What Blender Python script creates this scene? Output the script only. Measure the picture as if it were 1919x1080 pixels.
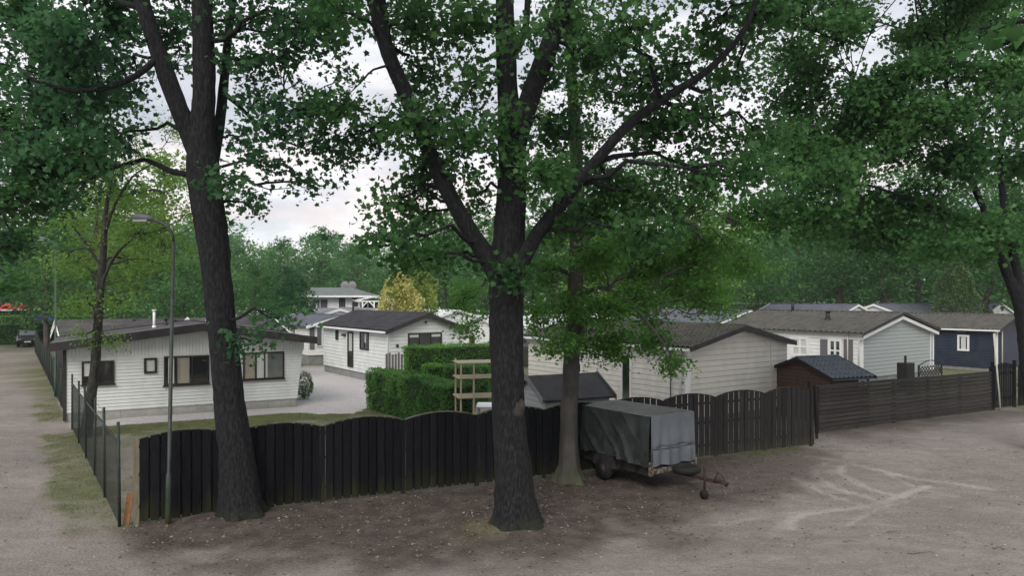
import bpy, math, random
import numpy as np
from mathutils import Vector, noise

random.seed(7); RNG = np.random.default_rng(7)
scene = bpy.context.scene
for o in list(bpy.data.objects): bpy.data.objects.remove(o)
C = scene.collection

# ------------------------------------------------------------------ camera, sky, sun, exposure
F, CX, HY, CZ = 1400.0, 959.5, 555.0, 4.6
cd = bpy.data.cameras.new('camera'); cam = bpy.data.objects.new('camera', cd); C.objects.link(cam)
cam.location = (0, 0, CZ); cam.rotation_euler = (math.radians(90), 0, 0)
cd.sensor_width = 36; cd.lens = F / 1919 * 36; cd.shift_y = 15 / 1919
cd.clip_start = 0.1; cd.clip_end = 3000
scene.camera = cam
scene.view_settings.view_transform = 'Standard'; scene.view_settings.look = 'None'
scene.view_settings.exposure = 1.3; scene.view_settings.gamma = 1

SUN_EL, SUN_ROT = math.radians(42), math.radians(197)
w = bpy.data.worlds.new('World'); scene.world = w; w.use_nodes = True
nt = w.node_tree; nt.nodes.clear()
def N(nt, t, **k):
    n = nt.nodes.new(t)
    for a, b in k.items():
        if a == 'inp':
            for i, v in b.items(): n.inputs[i].default_value = v
        else: setattr(n, a, b)
    return n
def L(nt, a, b): nt.links.new(a, b)
sky = N(nt, 'ShaderNodeTexSky', sky_type='NISHITA', sun_disc=False, sun_elevation=SUN_EL, sun_rotation=SUN_ROT)
sk = N(nt, 'ShaderNodeVectorMath', operation='SCALE', inp={3: 0.10}); L(nt, sky.outputs[0], sk.inputs[0])
tc = N(nt, 'ShaderNodeTexCoord')
mp = N(nt, 'ShaderNodeMapping', inp={'Scale': (1.6, 1.0, 7.0)}); L(nt, tc.outputs['Generated'], mp.inputs[0])
nz = N(nt, 'ShaderNodeTexNoise', inp={'Scale': 2.2, 'Detail': 7.0, 'Roughness': 0.55, 'Distortion': 0.4}); L(nt, mp.outputs[0], nz.inputs['Vector'])
cr = N(nt, 'ShaderNodeValToRGB'); L(nt, nz.outputs[0], cr.inputs[0])
e = cr.color_ramp.elements
e[0].position = 0.34; e[0].color = (0.50, 0.525, 0.585, 1)
e[1].position = 0.70; e[1].color = (0.98, 0.96, 0.97, 1)
a = e.new(0.46); a.color = (0.66, 0.675, 0.71, 1)
a = e.new(0.54); a.color = (0.84, 0.83, 0.86, 1)
# peach tinge low over the horizon
sp = N(nt, 'ShaderNodeSeparateXYZ'); L(nt, tc.outputs['Generated'], sp.inputs[0])
mr = N(nt, 'ShaderNodeMapRange', inp={1: 0.02, 2: 0.30, 3: 1.0, 4: 0.0}); L(nt, sp.outputs[2], mr.inputs[0])
nz2 = N(nt, 'ShaderNodeTexNoise', inp={'Scale': 3.1, 'Detail': 5.0}); L(nt, mp.outputs[0], nz2.inputs['Vector'])
mr2 = N(nt, 'ShaderNodeMapRange', inp={1: 0.42, 2: 0.60, 3: 0.0, 4: 0.85}); L(nt, nz2.outputs[0], mr2.inputs[0])
mm = N(nt, 'ShaderNodeMath', operation='MULTIPLY'); L(nt, mr.outputs[0], mm.inputs[0]); L(nt, mr2.outputs[0], mm.inputs[1])
mx0 = N(nt, 'ShaderNodeMixRGB', inp={2: (1.0, 0.80, 0.74, 1)}); L(nt, mm.outputs[0], mx0.inputs[0]); L(nt, cr.outputs[0], mx0.inputs[1])
mx = N(nt, 'ShaderNodeMixRGB', inp={0: 0.88}); L(nt, sk.outputs[0], mx.inputs[1]); L(nt, mx0.outputs[0], mx.inputs[2])
bg = N(nt, 'ShaderNodeBackground', inp={'Strength': 0.53}); L(nt, mx.outputs[0], bg.inputs[0])
wo = N(nt, 'ShaderNodeOutputWorld'); L(nt, bg.outputs[0], wo.inputs[0])

sd = bpy.data.lights.new('sun', 'SUN'); sd.energy = 1.2; sd.angle = math.radians(35); sd.color = (1, 0.93, 0.85)
so = bpy.data.objects.new('sun', sd); C.objects.link(so)
so.rotation_euler = Vector((-math.sin(SUN_ROT) * math.cos(SUN_EL), -math.cos(SUN_ROT) * math.cos(SUN_EL), -math.sin(SUN_EL))).to_track_quat('-Z', 'Y').to_euler()

# ------------------------------------------------------------------ pixel -> world helpers (all give true metric positions)
def gp(px, py, z=0.0):
    Y = F * (CZ - z) / (py - HY); return ((px - CX) / F * Y, Y)
def pp(px, py, Y): return ((px - CX) / F * Y, Y, CZ - (py - HY) / F * Y)

# ------------------------------------------------------------------ materials
def mat(name, col, rough=0.8, col2=None, nscale=4.0, stretch=(1, 1, 1), bump=0.0, bscale=None, spec=0.3, metal=0.0, detail=5, lo=.35, hi=.65, dirt=None, moss=None, vary=0):
    m = bpy.data.materials.new(name); m.use_nodes = True; t = m.node_tree
    b = t.nodes['Principled BSDF']; b.inputs['Roughness'].default_value = rough
    b.inputs['Specular IOR Level'].default_value = spec; b.inputs['Metallic'].default_value = metal
    b.inputs['Base Color'].default_value = (*col, 1)
    tc = N(t, 'ShaderNodeTexCoord'); mpn = N(t, 'ShaderNodeMapping', inp={'Scale': stretch}); L(t, tc.outputs['Object'], mpn.inputs[0])
    out = None
    if col2:
        n = N(t, 'ShaderNodeTexNoise', inp={'Scale': nscale, 'Detail': detail, 'Roughness': .6}); L(t, mpn.outputs[0], n.inputs['Vector'])
        r = N(t, 'ShaderNodeMapRange', inp={1: lo, 2: hi}); L(t, n.outputs[0], r.inputs[0])
        x = N(t, 'ShaderNodeMixRGB', inp={1: (*col, 1), 2: (*col2, 1)}); L(t, r.outputs[0], x.inputs[0]); out = x.outputs[0]
    if dirt:   # broad weathering blotches
        n = N(t, 'ShaderNodeTexNoise', inp={'Scale': dirt[1], 'Detail': 6, 'Roughness': .7}); L(t, tc.outputs['Object'], n.inputs['Vector'])
        r = N(t, 'ShaderNodeMapRange', inp={1: .42, 2: .72, 4: dirt[2]}); L(t, n.outputs[0], r.inputs[0])
        x = N(t, 'ShaderNodeMixRGB', inp={1: (*col, 1), 2: (*dirt[0], 1)}); L(t, r.outputs[0], x.inputs[0])
        if out: L(t, out, x.inputs[1])
        out = x.outputs[0]
    if moss:   # algae that creeps up from the ground in uneven tongues: (colour, height)
        s = N(t, 'ShaderNodeSeparateXYZ'); L(t, tc.outputs['Object'], s.inputs[0])
        m2 = N(t, 'ShaderNodeMapping', inp={'Scale': (6, 6, .9)}); L(t, tc.outputs['Object'], m2.inputs[0])
        n = N(t, 'ShaderNodeTexNoise', inp={'Scale': 1.0, 'Detail': 4}); L(t, m2.outputs[0], n.inputs['Vector'])
        q = N(t, 'ShaderNodeMath', operation='MULTIPLY_ADD', inp={1: moss[1] * 2.6, 2: -moss[1] * .8}); L(t, n.outputs[0], q.inputs[0])
        q2 = N(t, 'ShaderNodeMath', operation='SUBTRACT'); L(t, q.outputs[0], q2.inputs[0]); L(t, s.outputs[2], q2.inputs[1])
        r = N(t, 'ShaderNodeMapRange', inp={1: -.15, 2: .35, 4: .8}); L(t, q2.outputs[0], r.inputs[0])
        x = N(t, 'ShaderNodeMixRGB', inp={1: (*col, 1), 2: (*moss[0], 1)}); L(t, r.outputs[0], x.inputs[0])
        if out: L(t, out, x.inputs[1])
        out = x.outputs[0]
    if vary:
        g = N(t, 'ShaderNodeNewGeometry'); r = N(t, 'ShaderNodeMapRange', inp={3: 1 - vary, 4: 1 + vary}); L(t, g.outputs['Random Per Island'], r.inputs[0])
        v = N(t, 'ShaderNodeVectorMath', operation='SCALE'); L(t, out, v.inputs[0]); L(t, r.outputs[0], v.inputs[3]); out = v.outputs[0]
    if out: L(t, out, b.inputs['Base Color'])
    if bump:
        n = N(t, 'ShaderNodeTexNoise', inp={'Scale': bscale or nscale * 2, 'Detail': 6, 'Roughness': .7}); L(t, mpn.outputs[0], n.inputs['Vector'])
        bp = N(t, 'ShaderNodeBump', inp={'Strength': bump, 'Distance': .03}); L(t, n.outputs[0], bp.inputs['Height']); L(t, bp.outputs[0], b.inputs['Normal'])
    return m

def leafmat(name, c1, c2, trans=.35, c3=None):
    m = bpy.data.materials.new(name); m.use_nodes = True; t = m.node_tree
    b = t.nodes['Principled BSDF']; b.inputs['Roughness'].default_value = .55; b.inputs['Specular IOR Level'].default_value = .25
    g = N(t, 'ShaderNodeNewGeometry'); tc = N(t, 'ShaderNodeTexCoord')
    n = N(t, 'ShaderNodeTexNoise', inp={'Scale': .55, 'Detail': 3}); L(t, tc.outputs['Object'], n.inputs['Vector'])
    ad = N(t, 'ShaderNodeMath', operation='MULTIPLY_ADD', inp={1: .55}); L(t, g.outputs['Random Per Island'], ad.inputs[0])
    sb = N(t, 'ShaderNodeMath', operation='MULTIPLY_ADD', inp={1: 2.4, 2: -.95}); L(t, n.outputs[0], sb.inputs[0]); L(t, sb.outputs[0], ad.inputs[2])
    r = N(t, 'ShaderNodeValToRGB'); L(t, ad.outputs[0], r.inputs[0])
    r.color_ramp.elements[0].color = (*c1, 1); r.color_ramp.elements[1].color = (*c2, 1)
    if c3: x = r.color_ramp.elements.new(.97); x.color = (*c2, 1); r.color_ramp.elements[-1].color = (*c3, 1)
    L(t, r.outputs[0], b.inputs['Base Color'])
    tr = N(t, 'ShaderNodeBsdfTranslucent'); L(t, r.outputs[0], tr.inputs[0])
    ms = N(t, 'ShaderNodeMixShader', inp={0: trans}); L(t, b.outputs[0], ms.inputs[1]); L(t, tr.outputs[0], ms.inputs[2])
    L(t, ms.outputs[0], t.nodes['Material Output'].inputs[0])
    return m

def glassmat():
    m = bpy.data.materials.new('window_glass'); m.use_nodes = True; t = m.node_tree; t.nodes.remove(t.nodes['Principled BSDF'])
    gl = N(t, 'ShaderNodeBsdfGlossy', inp={'Roughness': .04, 'Color': (.9, .93, .95, 1)}); tr = N(t, 'ShaderNodeBsdfTransparent', inp={0: (.93, .95, .95, 1)})
    fr = N(t, 'ShaderNodeLayerWeight', inp={0: .25}); ad = N(t, 'ShaderNodeMath', operation='MULTIPLY_ADD', inp={1: .5, 2: .14}); L(t, fr.outputs['Facing'], ad.inputs[0])
    ms = N(t, 'ShaderNodeMixShader'); L(t, ad.outputs[0], ms.inputs[0]); L(t, tr.outputs[0], ms.inputs[1]); L(t, gl.outputs[0], ms.inputs[2])
    L(t, ms.outputs[0], t.nodes['Material Output'].inputs[0]); return m

M = {}
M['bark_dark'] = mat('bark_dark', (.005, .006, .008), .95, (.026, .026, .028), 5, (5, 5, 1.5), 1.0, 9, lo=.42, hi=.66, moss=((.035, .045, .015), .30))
M['bark_beech'] = mat('bark_beech', (.078, .073, .067), .85, (.038, .036, .033), 2.2, (1, 1, .7), .35, 10, moss=((.07, .085, .04), .5))
M['bark_birch'] = mat('bark_birch', (.014, .014, .013), .9, (.055, .054, .048), 4, (2, 2, 1), .8, 8)
M['bark_far'] = mat('bark_far', (.055, .047, .04), .9, (.10, .088, .075), 3, (2, 2, .6))
M['maple'] = leafmat('maple_leaves', (.024, .078, .030), (.095, .225, .066), .60)
M['maple_b'] = leafmat('maple_leaves_blue', (.020, .072, .036), (.078, .200, .074), .60)
M['beech'] = leafmat('beech_leaves', (.055, .16, .028), (.16, .37, .07), .58)
M['birch'] = leafmat('birch_leaves', (.085, .185, .032), (.22, .38, .070), .58)
M['linden'] = leafmat('linden_leaves', (.034, .105, .034), (.115, .265, .080), .56)
M['wood'] = leafmat('woodland_leaves', (.042, .135, .050), (.135, .30, .095), .5)
M['yellow'] = leafmat('golden_conifer', (.26, .29, .06), (.62, .58, .22), .35)
M['lime'] = leafmat('lime_conifer', (.10, .18, .035), (.34, .42, .10), .35)
M['thuja'] = leafmat('thuja_green', (.035, .075, .025), (.09, .15, .055), .25)
M['hedge'] = leafmat('hedge_leaves', (.05, .16, .02), (.17, .38, .06), .4)
M['hedge_dark'] = leafmat('hedge_leaves_dark', (.030, .105, .024), (.125, .29, .06), .4)
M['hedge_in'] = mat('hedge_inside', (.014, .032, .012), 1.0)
M['grass'] = leafmat('grass_blades', (.06, .085, .022), (.13, .16, .045), .3)
M['litter'] = mat('litter', (.09, .065, .05), .9, (.22, .18, .14), 9, lo=.4, hi=.6)
M['litter_pale'] = mat('litter_pale', (.15, .135, .12), .85, (.30, .28, .25), 7)
M['pebble'] = mat('pebble', (.15, .135, .125), .9, (.30, .28, .26), 3)
M['white'] = mat('white_cladding', (.60, .63, .62), .55, (.67, .70, .69), 1.2, dirt=((.42, .45, .42), 1.3, .45), moss=((.33, .36, .30), .32))
M['white_flat'] = mat('white_paint', (.74, .75, .76), .5, dirt=((.55, .56, .55), 2, .4))
M['cream'] = mat('cream_cladding', (.58, .565, .52), .55, (.64, .625, .58), 1, dirt=((.38, .39, .33), 1.1, .5), moss=((.30, .32, .25), .35))
M['sage'] = mat('sage_cladding', (.31, .34, .345), .6, (.34, .37, .375), 1, dirt=((.25, .30, .27), 1, .5))
M['shedgrey'] = mat('pale_grey_shed_boards', (.30, .32, .32), .7, (.36, .38, .38), 2)
M['navy'] = mat('navy_cladding', (.018, .025, .043), .5, (.028, .037, .058), 2)
M['greywall'] = mat('grey_plinth', (.17, .18, .18), .9, (.24, .25, .24), 3, bump=.2)
M['concrete'] = mat('concrete', (.30, .30, .28), .9, (.38, .38, .36), 3, bump=.2, moss=((.12, .15, .09), .12))
M['rooftile'] = mat('dark_roof_tiles', (.016, .016, .021), .6, (.032, .031, .038), 2.5, dirt=((.055, .055, .052), 1.2, .4))
M['roofbrown'] = mat('brown_bitumen_roof', (.030, .027, .030), .85, (.052, .047, .052), 2, bump=.2, bscale=30, dirt=((.12, .11, .10), 1.0, .5))
M['roofmoss'] = mat('mossy_tile_roof', (.042, .039, .038), .75, (.078, .072, .066), 2.2, dirt=((.085, .092, .060), 1.6, .6))
M['roofblue'] = mat('blue_grey_roof', (.055, .062, .082), .6, (.085, .093, .115), 1.5, dirt=((.12, .12, .13), 1, .4))
M['roofgrey'] = mat('grey_roof', (.14, .145, .16), .7, (.19, .195, .21), 1.5, dirt=((.24, .24, .24), 1, .4))
M['roofgreen'] = mat('green_roof', (.10, .12, .11), .7, (.135, .155, .145), 1.2)
M['roofpale'] = mat('pale_roof', (.50, .53, .56), .5, (.62, .64, .66), 1)
M['fascia'] = mat('dark_fascia', (.022, .020, .021), .6, (.04, .038, .038), 4, (1, 1, 1))
M['dark'] = mat('dark_window', (.012, .013, .014), .4)
M['brownframe'] = mat('brown_window_frame', (.030, .022, .018), .5)
M['shutter'] = mat('grey_shutter', (.13, .12, .13), .6)
M['curtain'] = mat('curtain', (.82, .82, .78), .9, (.7, .7, .67), 8, (9, 9, .3))
M['blind'] = mat('tan_blind', (.40, .36, .28), .9, (.5, .46, .38), 8, (6, 6, .3))
M['glass'] = glassmat()
M['tarred'] = mat('tarred_fence_boards', (.0035, .004, .006), .8, (.011, .012, .015), 5, (9, 9, .8), .5, 8, moss=((.026, .029, .010), .60), spec=.12, vary=.45)
M['weathered'] = mat('weathered_fence_boards', (.011, .010, .011), .85, (.028, .025, .025), 5, (9, 9, .8), .5, 8, moss=((.05, .050, .025), .35), vary=.3)
M['slats'] = mat('horizontal_fence_boards', (.016, .014, .013), .8, (.042, .036, .034), 4, (.8, .8, 14), .4, 8, vary=.25, dirt=((.055, .049, .045), 1.1, .4))
M['cap'] = mat('mossy_cap', (.05, .055, .035), .9, (.10, .11, .075), 6)
M['oldpost'] = mat('old_timber', (.11, .10, .07), .9, (.18, .165, .12), 5, (4, 4, .7), .3)
M['timber'] = mat('pale_timber', (.36, .30, .22), .8, (.46, .40, .31), 5, (4, 4, .7))
M['brownwood'] = mat('brown_shed_boards', (.058, .036, .026), .75, (.095, .060, .042), 4, (5, 5, .5))
M['orange'] = mat('orange_board', (.17, .075, .03), .85, (.25, .13, .06), 6)
M['postgreen'] = mat('dark_green_post', (.012, .022, .018), .6, (.03, .04, .034), 9)
M['wire'] = mat('fence_wire', (.018, .024, .020), .6)
M['lamppole'] = mat('lamp_pole_paint', (.018, .026, .024), .5, (.04, .05, .045), 6, moss=((.07, .09, .045), .8))
M['lampgreen'] = mat('green_lamp_pole', (.03, .075, .055), .5)
M['grey_plastic'] = mat('grey_lamp_head', (.10, .11, .12), .5)
M['lens'] = mat('milky_lens', (.25, .26, .27), .3)
M['tarp'] = mat('grey_green_tarpaulin', (.014, .019, .020), .7, (.028, .035, .036), 2.2, bump=.35, bscale=5, dirt=((.045, .042, .038), 3, .45))
M['tarp_front'] = mat('pale_grey_tarpaulin', (.085, .10, .118), .6, (.115, .132, .15), 2, bump=.3, bscale=5, dirt=((.11, .12, .12), 3, .5))
M['black'] = mat('black_metal', (.012, .012, .013), .5, (.03, .028, .026), 6)
M['rubber'] = mat('rubber', (.012, .012, .012), .85)
M['rust'] = mat('rust', (.022, .014, .012), .95, (.055, .036, .028), 14, lo=.4, hi=.6)
M['chipped'] = mat('chipped_paint', (.17, .155, .135), .85, (.055, .028, .02), 12, lo=.45, hi=.6)
M['alu'] = mat('galvanised', (.25, .25, .25), .5, metal=.5)
M['red'] = mat('red_awning', (.55, .02, .03), .7)
M['blue'] = mat('blue_canvas', (.04, .12, .5), .7)
M['carpaint'] = mat('car_paint', (.012, .013, .018), .25, spec=.6)
M['carlight'] = mat('white_car_paint', (.7, .7, .72), .3)
M['knot'] = mat('bare_knot_wood', (.045, .041, .037), .95, (.028, .026, .024), 8, bump=.6, bscale=12)
lm = bpy.data.materials.new('lit_lamp'); lm.use_nodes = True
lb = lm.node_tree.nodes['Principled BSDF']; lb.inputs['Emission Color'].default_value = (1, .85, .6, 1); lb.inputs['Emission Strength'].default_value = 4
M['lit'] = lm

# ------------------------------------------------------------------ object helpers
def tag(o, label=None, cat=None, group=None, kind=None):
    if label: o['label'] = label
    if cat: o['category'] = cat
    if group: o['group'] = group
    if kind: o['kind'] = kind
    return o
def thing(name, label, cat, loc=(0, 0, 0), rz=0, group=None):
    o = bpy.data.objects.new(name, None); C.objects.link(o); o.empty_display_size = .2
    o.location = loc; o.rotation_euler = (0, 0, rz); return tag(o, label, cat, group)
def link(name, me, parent=None):
    o = bpy.data.objects.new(name, me); C.objects.link(o)
    if parent is not None: o.parent = parent
    return o
def copy_tree(o, parent=None):
    c = o.copy(); C.objects.link(c)
    if parent is not None: c.parent = parent
    for ch in o.children: copy_tree(ch, c)
    return c

class MB:
    def __init__(s): s.v = []; s.f = []; s.m = []; s.n = 0; s.smooth = []
    def add(s, v, f, m=0, sm=False):
        v = np.asarray(v, float).reshape(-1, 3); s.v.append(v)
        for q in f: s.f.append([int(i) + s.n for i in q]); s.m.append(m); s.smooth.append(sm)
        s.n += len(v); return s
    def box(s, a, b, m=0):
        x0, y0, z0 = [min(p, q) for p, q in zip(a, b)]; x1, y1, z1 = [max(p, q) for p, q in zip(a, b)]
        return s.add([(x0,y0,z0),(x1,y0,z0),(x1,y1,z0),(x0,y1,z0),(x0,y0,z1),(x1,y0,z1),(x1,y1,z1),(x0,y1,z1)],
              [(0,3,2,1),(4,5,6,7),(0,1,5,4),(1,2,6,5),(2,3,7,6),(3,0,4,7)], m)
    def bar(s, p, q, wd, h, m=0, up=(0, 0, 1)):
        p = Vector(p); q = Vector(q); d = (q - p).normalized(); u = Vector(up)
        r = d.cross(u)
        if r.length < 1e-3: r = d.cross(Vector((1, 0, 0)))
        r.normalize(); u = r.cross(d).normalized(); r *= wd / 2; u *= h / 2
        vs = [p-r-u, p+r-u, p+r+u, p-r+u, q-r-u, q+r-u, q+r+u, q-r+u]
        return s.add([tuple(x) for x in vs], [(0,1,2,3),(7,6,5,4),(0,4,5,1),(1,5,6,2),(2,6,7,3),(3,7,4,0)], m)
    def tube(s, pts, rad, sides=8, m=0, cap=True, fn=None):
        P = np.asarray(pts, float); R = np.broadcast_to(np.asarray(rad, float), (len(P),)).copy()
        T = np.gradient(P, axis=0); T /= np.linalg.norm(T, axis=1)[:, None] + 1e-9
        a = np.array([1., 0, 0]) if abs(T[0][0]) < .8 else np.array([0, 1., 0])
        vs = []; th = np.linspace(0, 2 * math.pi, sides, endpoint=False)
        for i in range(len(P)):
            a = a - T[i] * a.dot(T[i]); a /= np.linalg.norm(a) + 1e-9; b = np.cross(T[i], a)
            r = R[i] * np.ones(sides)
            if fn: r = fn(P[i], th, R[i])
            vs.append(P[i] + (a[None] * np.cos(th)[:, None] + b[None] * np.sin(th)[:, None]) * r[:, None])
        f = []
        for i in range(len(P) - 1):
            for k in range(sides):
                j = (k + 1) % sides; f.append((i*sides+k, i*sides+j, (i+1)*sides+j, (i+1)*sides+k))
        if cap: f.append(tuple(range(sides - 1, -1, -1))); f.append(tuple((len(P)-1)*sides + k for k in range(sides)))
        return s.add(np.concatenate(vs), f, m, True)
    def cyl(s, c, r, h, sides=16, m=0, axis=2):
        a = np.zeros(3); a[axis] = h; return s.tube([np.array(c, float), np.array(c, float) + a], [r, r], sides, m)
    def build(s, name, mats, parent=None):
        if not isinstance(mats, (list, tuple)): mats = [mats]
        me = bpy.data.meshes.new(name); me.from_pydata(np.concatenate(s.v).tolist(), [], s.f)
        for mm in mats: me.materials.append(M[mm] if isinstance(mm, str) else mm)
        me.polygons.foreach_set('material_index', s.m); me.polygons.foreach_set('use_smooth', s.smooth)
        me.update(); return link(name, me, parent)

def np_mesh(name, verts, k, matname, parent=None, obj=True):
    """verts: (n, k, 3): n separate k-gons"""
    n = len(verts); me = bpy.data.meshes.new(name)
    me.vertices.add(n * k); me.vertices.foreach_set('co', verts.astype(np.float32).ravel())
    me.loops.add(n * k); me.loops.foreach_set('vertex_index', np.arange(n * k, dtype=np.int32))
    me.polygons.add(n); me.polygons.foreach_set('loop_start', np.arange(0, n * k, k, dtype=np.int32))
    me.update(calc_edges=True); me.materials.append(M[matname])
    return link(name, me, parent) if obj else me

# ------------------------------------------------------------------ leaves
MAPLE = np.array([(0, -.45), (.42, -.35), (.34, -.08), (.62, .16), (.27, .22), (0, .62), (-.27, .22), (-.62, .16), (-.34, -.08), (-.42, -.35)])
KITE = np.array([(0, -.5), (.33, .02), (0, .55), (-.33, .02)])
TRI = np.array([(-.45, -.3), (.45, -.3), (0, .55)])
def leaves(P, size, tmpl, tilt=.55, droop=0.0):
    """one leaf polygon per point, mostly facing up with scatter"""
    n = len(P)
    nr = RNG.normal(0, tilt, (n, 3)); nr[:, 2] += 1 - droop; nr /= np.linalg.norm(nr, axis=1)[:, None] + 1e-9
    a = RNG.normal(0, 1, (n, 3)); a[:, 2] -= droop; a -= nr * (a * nr).sum(1)[:, None]; a /= np.linalg.norm(a, axis=1)[:, None] + 1e-9
    b = np.cross(nr, a); s = size * RNG.uniform(.5, 1.35, n)
    V = P[:, None] + (a[:, None] * tmpl[None, :, 1:2] + b[:, None] * tmpl[None, :, 0:1]) * s[:, None, None]
    # fold the leaf a little along its midrib
    V += nr[:, None] * (np.abs(tmpl[None, :, 0:1]) * .35 * s[:, None, None])
    return V

def smooth_path(pts, step=.25):
    P = np.array([p[:3] for p in pts], float); R = np.array([p[3] for p in pts], float)
    out = []; ro = []
    E = np.vstack([2 * P[0] - P[1], P, 2 * P[-1] - P[-2]])
    for i in range(len(P) - 1):
        p0, p1, p2, p3 = E[i:i + 4]; n = max(2, int(np.linalg.norm(p2 - p1) / step))
        for k in range(n):
            t = k / n; out.append(.5 * (2*p1 + (p2-p0)*t + (2*p0-5*p1+4*p2-p3)*t*t + (3*p1-p0-3*p2+p3)*t**3)); ro.append(R[i] * (1-t) + R[i+1] * t)
    out.append(P[-1]); ro.append(R[-1]); return np.array(out), np.array(ro)

def wob(a, b, r0, r1, n=5, amp=.08, sag=0.0):
    a = np.array(a, float); b = np.array(b, float); t = np.linspace(0, 1, n)[:, None]; Lg = np.linalg.norm(b - a)
    P = a + (b - a) * t + RNG.normal(0, amp * Lg / n * 1.5, (n, 3)) * np.sin(t * math.pi)
    P[:, 2] += sag * np.sin(t[:, 0] * math.pi) * Lg
    return P, np.linspace(r0, r1, n)

def bark_fn(base_z, flare, seed, ridge=.10, lobes=5):
    def fn(p, th, r):
        z = p[2] - base_z; o = []
        for t in th:
            v = 1 + ridge * noise.noise(Vector((math.cos(t) * r * 26, math.sin(t) * r * 26 + seed * 9, z * 3.4))) \
                + ridge * .8 * noise.noise(Vector((math.cos(t) * 2.2, math.sin(t) * 2.2 + seed, z * 1.1)))
            if z < 1.6: v += flare * math.exp(-max(z, 0) / .33) * (.5 + .5 * math.cos(lobes * t + seed) + .35 * math.cos(3 * t + seed * 2))
            o.append(r * v * .89)
        return np.array(o)
    return fn

def big_tree(name, label, cat, base, limbs, blobs, barkm, leafm, tmpl, lsize, per=26, dens=1.0, flare=.3, knot=None, jit=.16, blen=(.5, 1.1), above=None, droop=0.0, tilt=.55, group=None):
    """limbs: list of [(x,y,z,r)..], first is the trunk. blobs: (centre xyz, radii xyz, n branchlets)"""
    root = thing(name, label, cat, (base[0], base[1], 0), 0, group); off = np.array([base[0], base[1], 0.])
    mb = MB(); nodes = []
    for i, lb_ in enumerate(limbs):
        P, R = smooth_path(lb_, .09 if i == 0 else .16)
        nodes.append(np.c_[P, R])
        big = R.max() > .1
        mb.tube(P - off, R, 40 if i == 0 else (20 if big else 8), fn=bark_fn(0, flare, i + len(label) * .37) if (i == 0 or big) else None)
    nodes = np.concatenate(nodes)
    if above:
        for (c, r, n) in above: blobs = blobs + [(c, r, n)]
    LP = []
    for (c, r, n) in blobs:
        c = np.array(c, float); r = np.array(r, float)
        cand = nodes.copy(); dd = np.linalg.norm(cand[:, :3] - c, axis=1) + np.maximum(0, cand[:, 2] - c[2]) * .8
        dd[cand[:, 2] < 3.4] += 50
        k = cand[np.argmin(dd)]; st = k[:3]; hub = c + RNG.normal(0, .15, 3) * r
        Lg = np.linalg.norm(hub - st); rb = min(k[3] * .55, .02 + .014 * Lg)
        P, R = wob(st, hub, rb, .018, 7, .2, .10); mb.tube(P - off, R, 6)
        n = max(3, int(n * dens)); d = RNG.normal(0, 1, (n, 3)); d /= np.linalg.norm(d, axis=1)[:, None]
        E = hub + d * r * (RNG.uniform(.25, 1, (n, 1)) ** .5)
        for q in E:
            s0 = P[RNG.integers(3, 7)] if RNG.random() < .6 else hub
            bp, br = wob(s0, q, .014, .004, 5, .25, -.03 + .06 * RNG.random()); mb.tube(bp - off, br, 4, cap=False)
            m = int(per * RNG.uniform(.6, 1.4)); t = RNG.uniform(.35, 1.12, m) * 4
            i0 = np.clip(t.astype(int), 0, 3); fr = (t - i0)[:, None]
            X = bp[i0] * (1 - fr) + bp[i0 + 1] * fr
            X = X + RNG.normal(0, 1, (m, 3)) * np.array([jit, jit, jit * .6]); LP.append(X)
    mb.build('trunk', barkm, root)
    LP = np.concatenate(LP) - off
    np_mesh('crown', leaves(LP, lsize, tmpl, tilt, droop), len(tmpl), leafm, root)
    if knot: knot(root)
    return root

def PL(lst):   # pixel limb -> world limb
    return [(*pp(a, b, Y), r) for (a, b, Y, r) in lst]
def PB(lst, Y0, dy=1.6, spread=.9):   # pixel blobs -> world blobs: (px,py,rx,ry[,n[,Y]])
    out = []
    for q in lst:
        px, py, rx, ry = q[:4]; n = q[4] if len(q) > 4 else max(5, int(rx * ry / 420))
        Y = q[5] if len(q) > 5 else Y0 + RNG.uniform(-dy, dy)
        out.append((pp(px, py, Y), (rx * Y / F, spread, ry * Y / F), n))
    return out
def above_blobs(cx, cy, z0, z1, R, k, n):
    o = []
    for i in range(k):
        a = RNG.uniform(0, 6.28); rr = R * math.sqrt(RNG.random()); o.append(((cx + rr * math.cos(a), cy + rr * math.sin(a), RNG.uniform(z0, z1)), (1.3, 1.3, .8), n))
    return o

# ------------------------------------------------------------------ ground
V = np.array((-.56, .83)); V /= np.linalg.norm(V); NR = np.array((V[1], -V[0]))      # lane direction, and its right-hand side
P0 = np.array((-7.8, 14.85))                                                          # first post of the wire fence
Q0 = np.array((-7.59, 14.98)); QD = np.array((16.75, 7.95)); QL = np.linalg.norm(QD); QD /= QL; QN = np.array((-QD[1], QD[0]))
H1 = (-16.28, 27.16, math.atan2(3.5, 6.28))
def seg_dist(X, Y, pts):
    d = np.full(X.shape, 1e9)
    for (a, b) in zip(pts[:-1], pts[1:]):
        a = np.array(a); b = np.array(b); v = b - a; t = np.clip(((X - a[0]) * v[0] + (Y - a[1]) * v[1]) / v.dot(v), 0, 1)
        d = np.minimum(d, np.hypot(X - a[0] - t * v[0], Y - a[1] - t * v[1]))
    return d
def sstep(a, b, x): t = np.clip((x - a) / (b - a), 0, 1); return t * t * (3 - 2 * t)
def inpoly(X, Y, poly):
    r = np.zeros(X.shape, bool); n = len(poly); j = n - 1
    for i in range(n):
        xi, yi = poly[i]; xj, yj = poly[j]
        c = ((yi > Y) != (yj > Y)) & (X < (xj - xi) * (Y - yi) / (yj - yi + 1e-12) + xi); r ^= c; j = i
    return r
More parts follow.
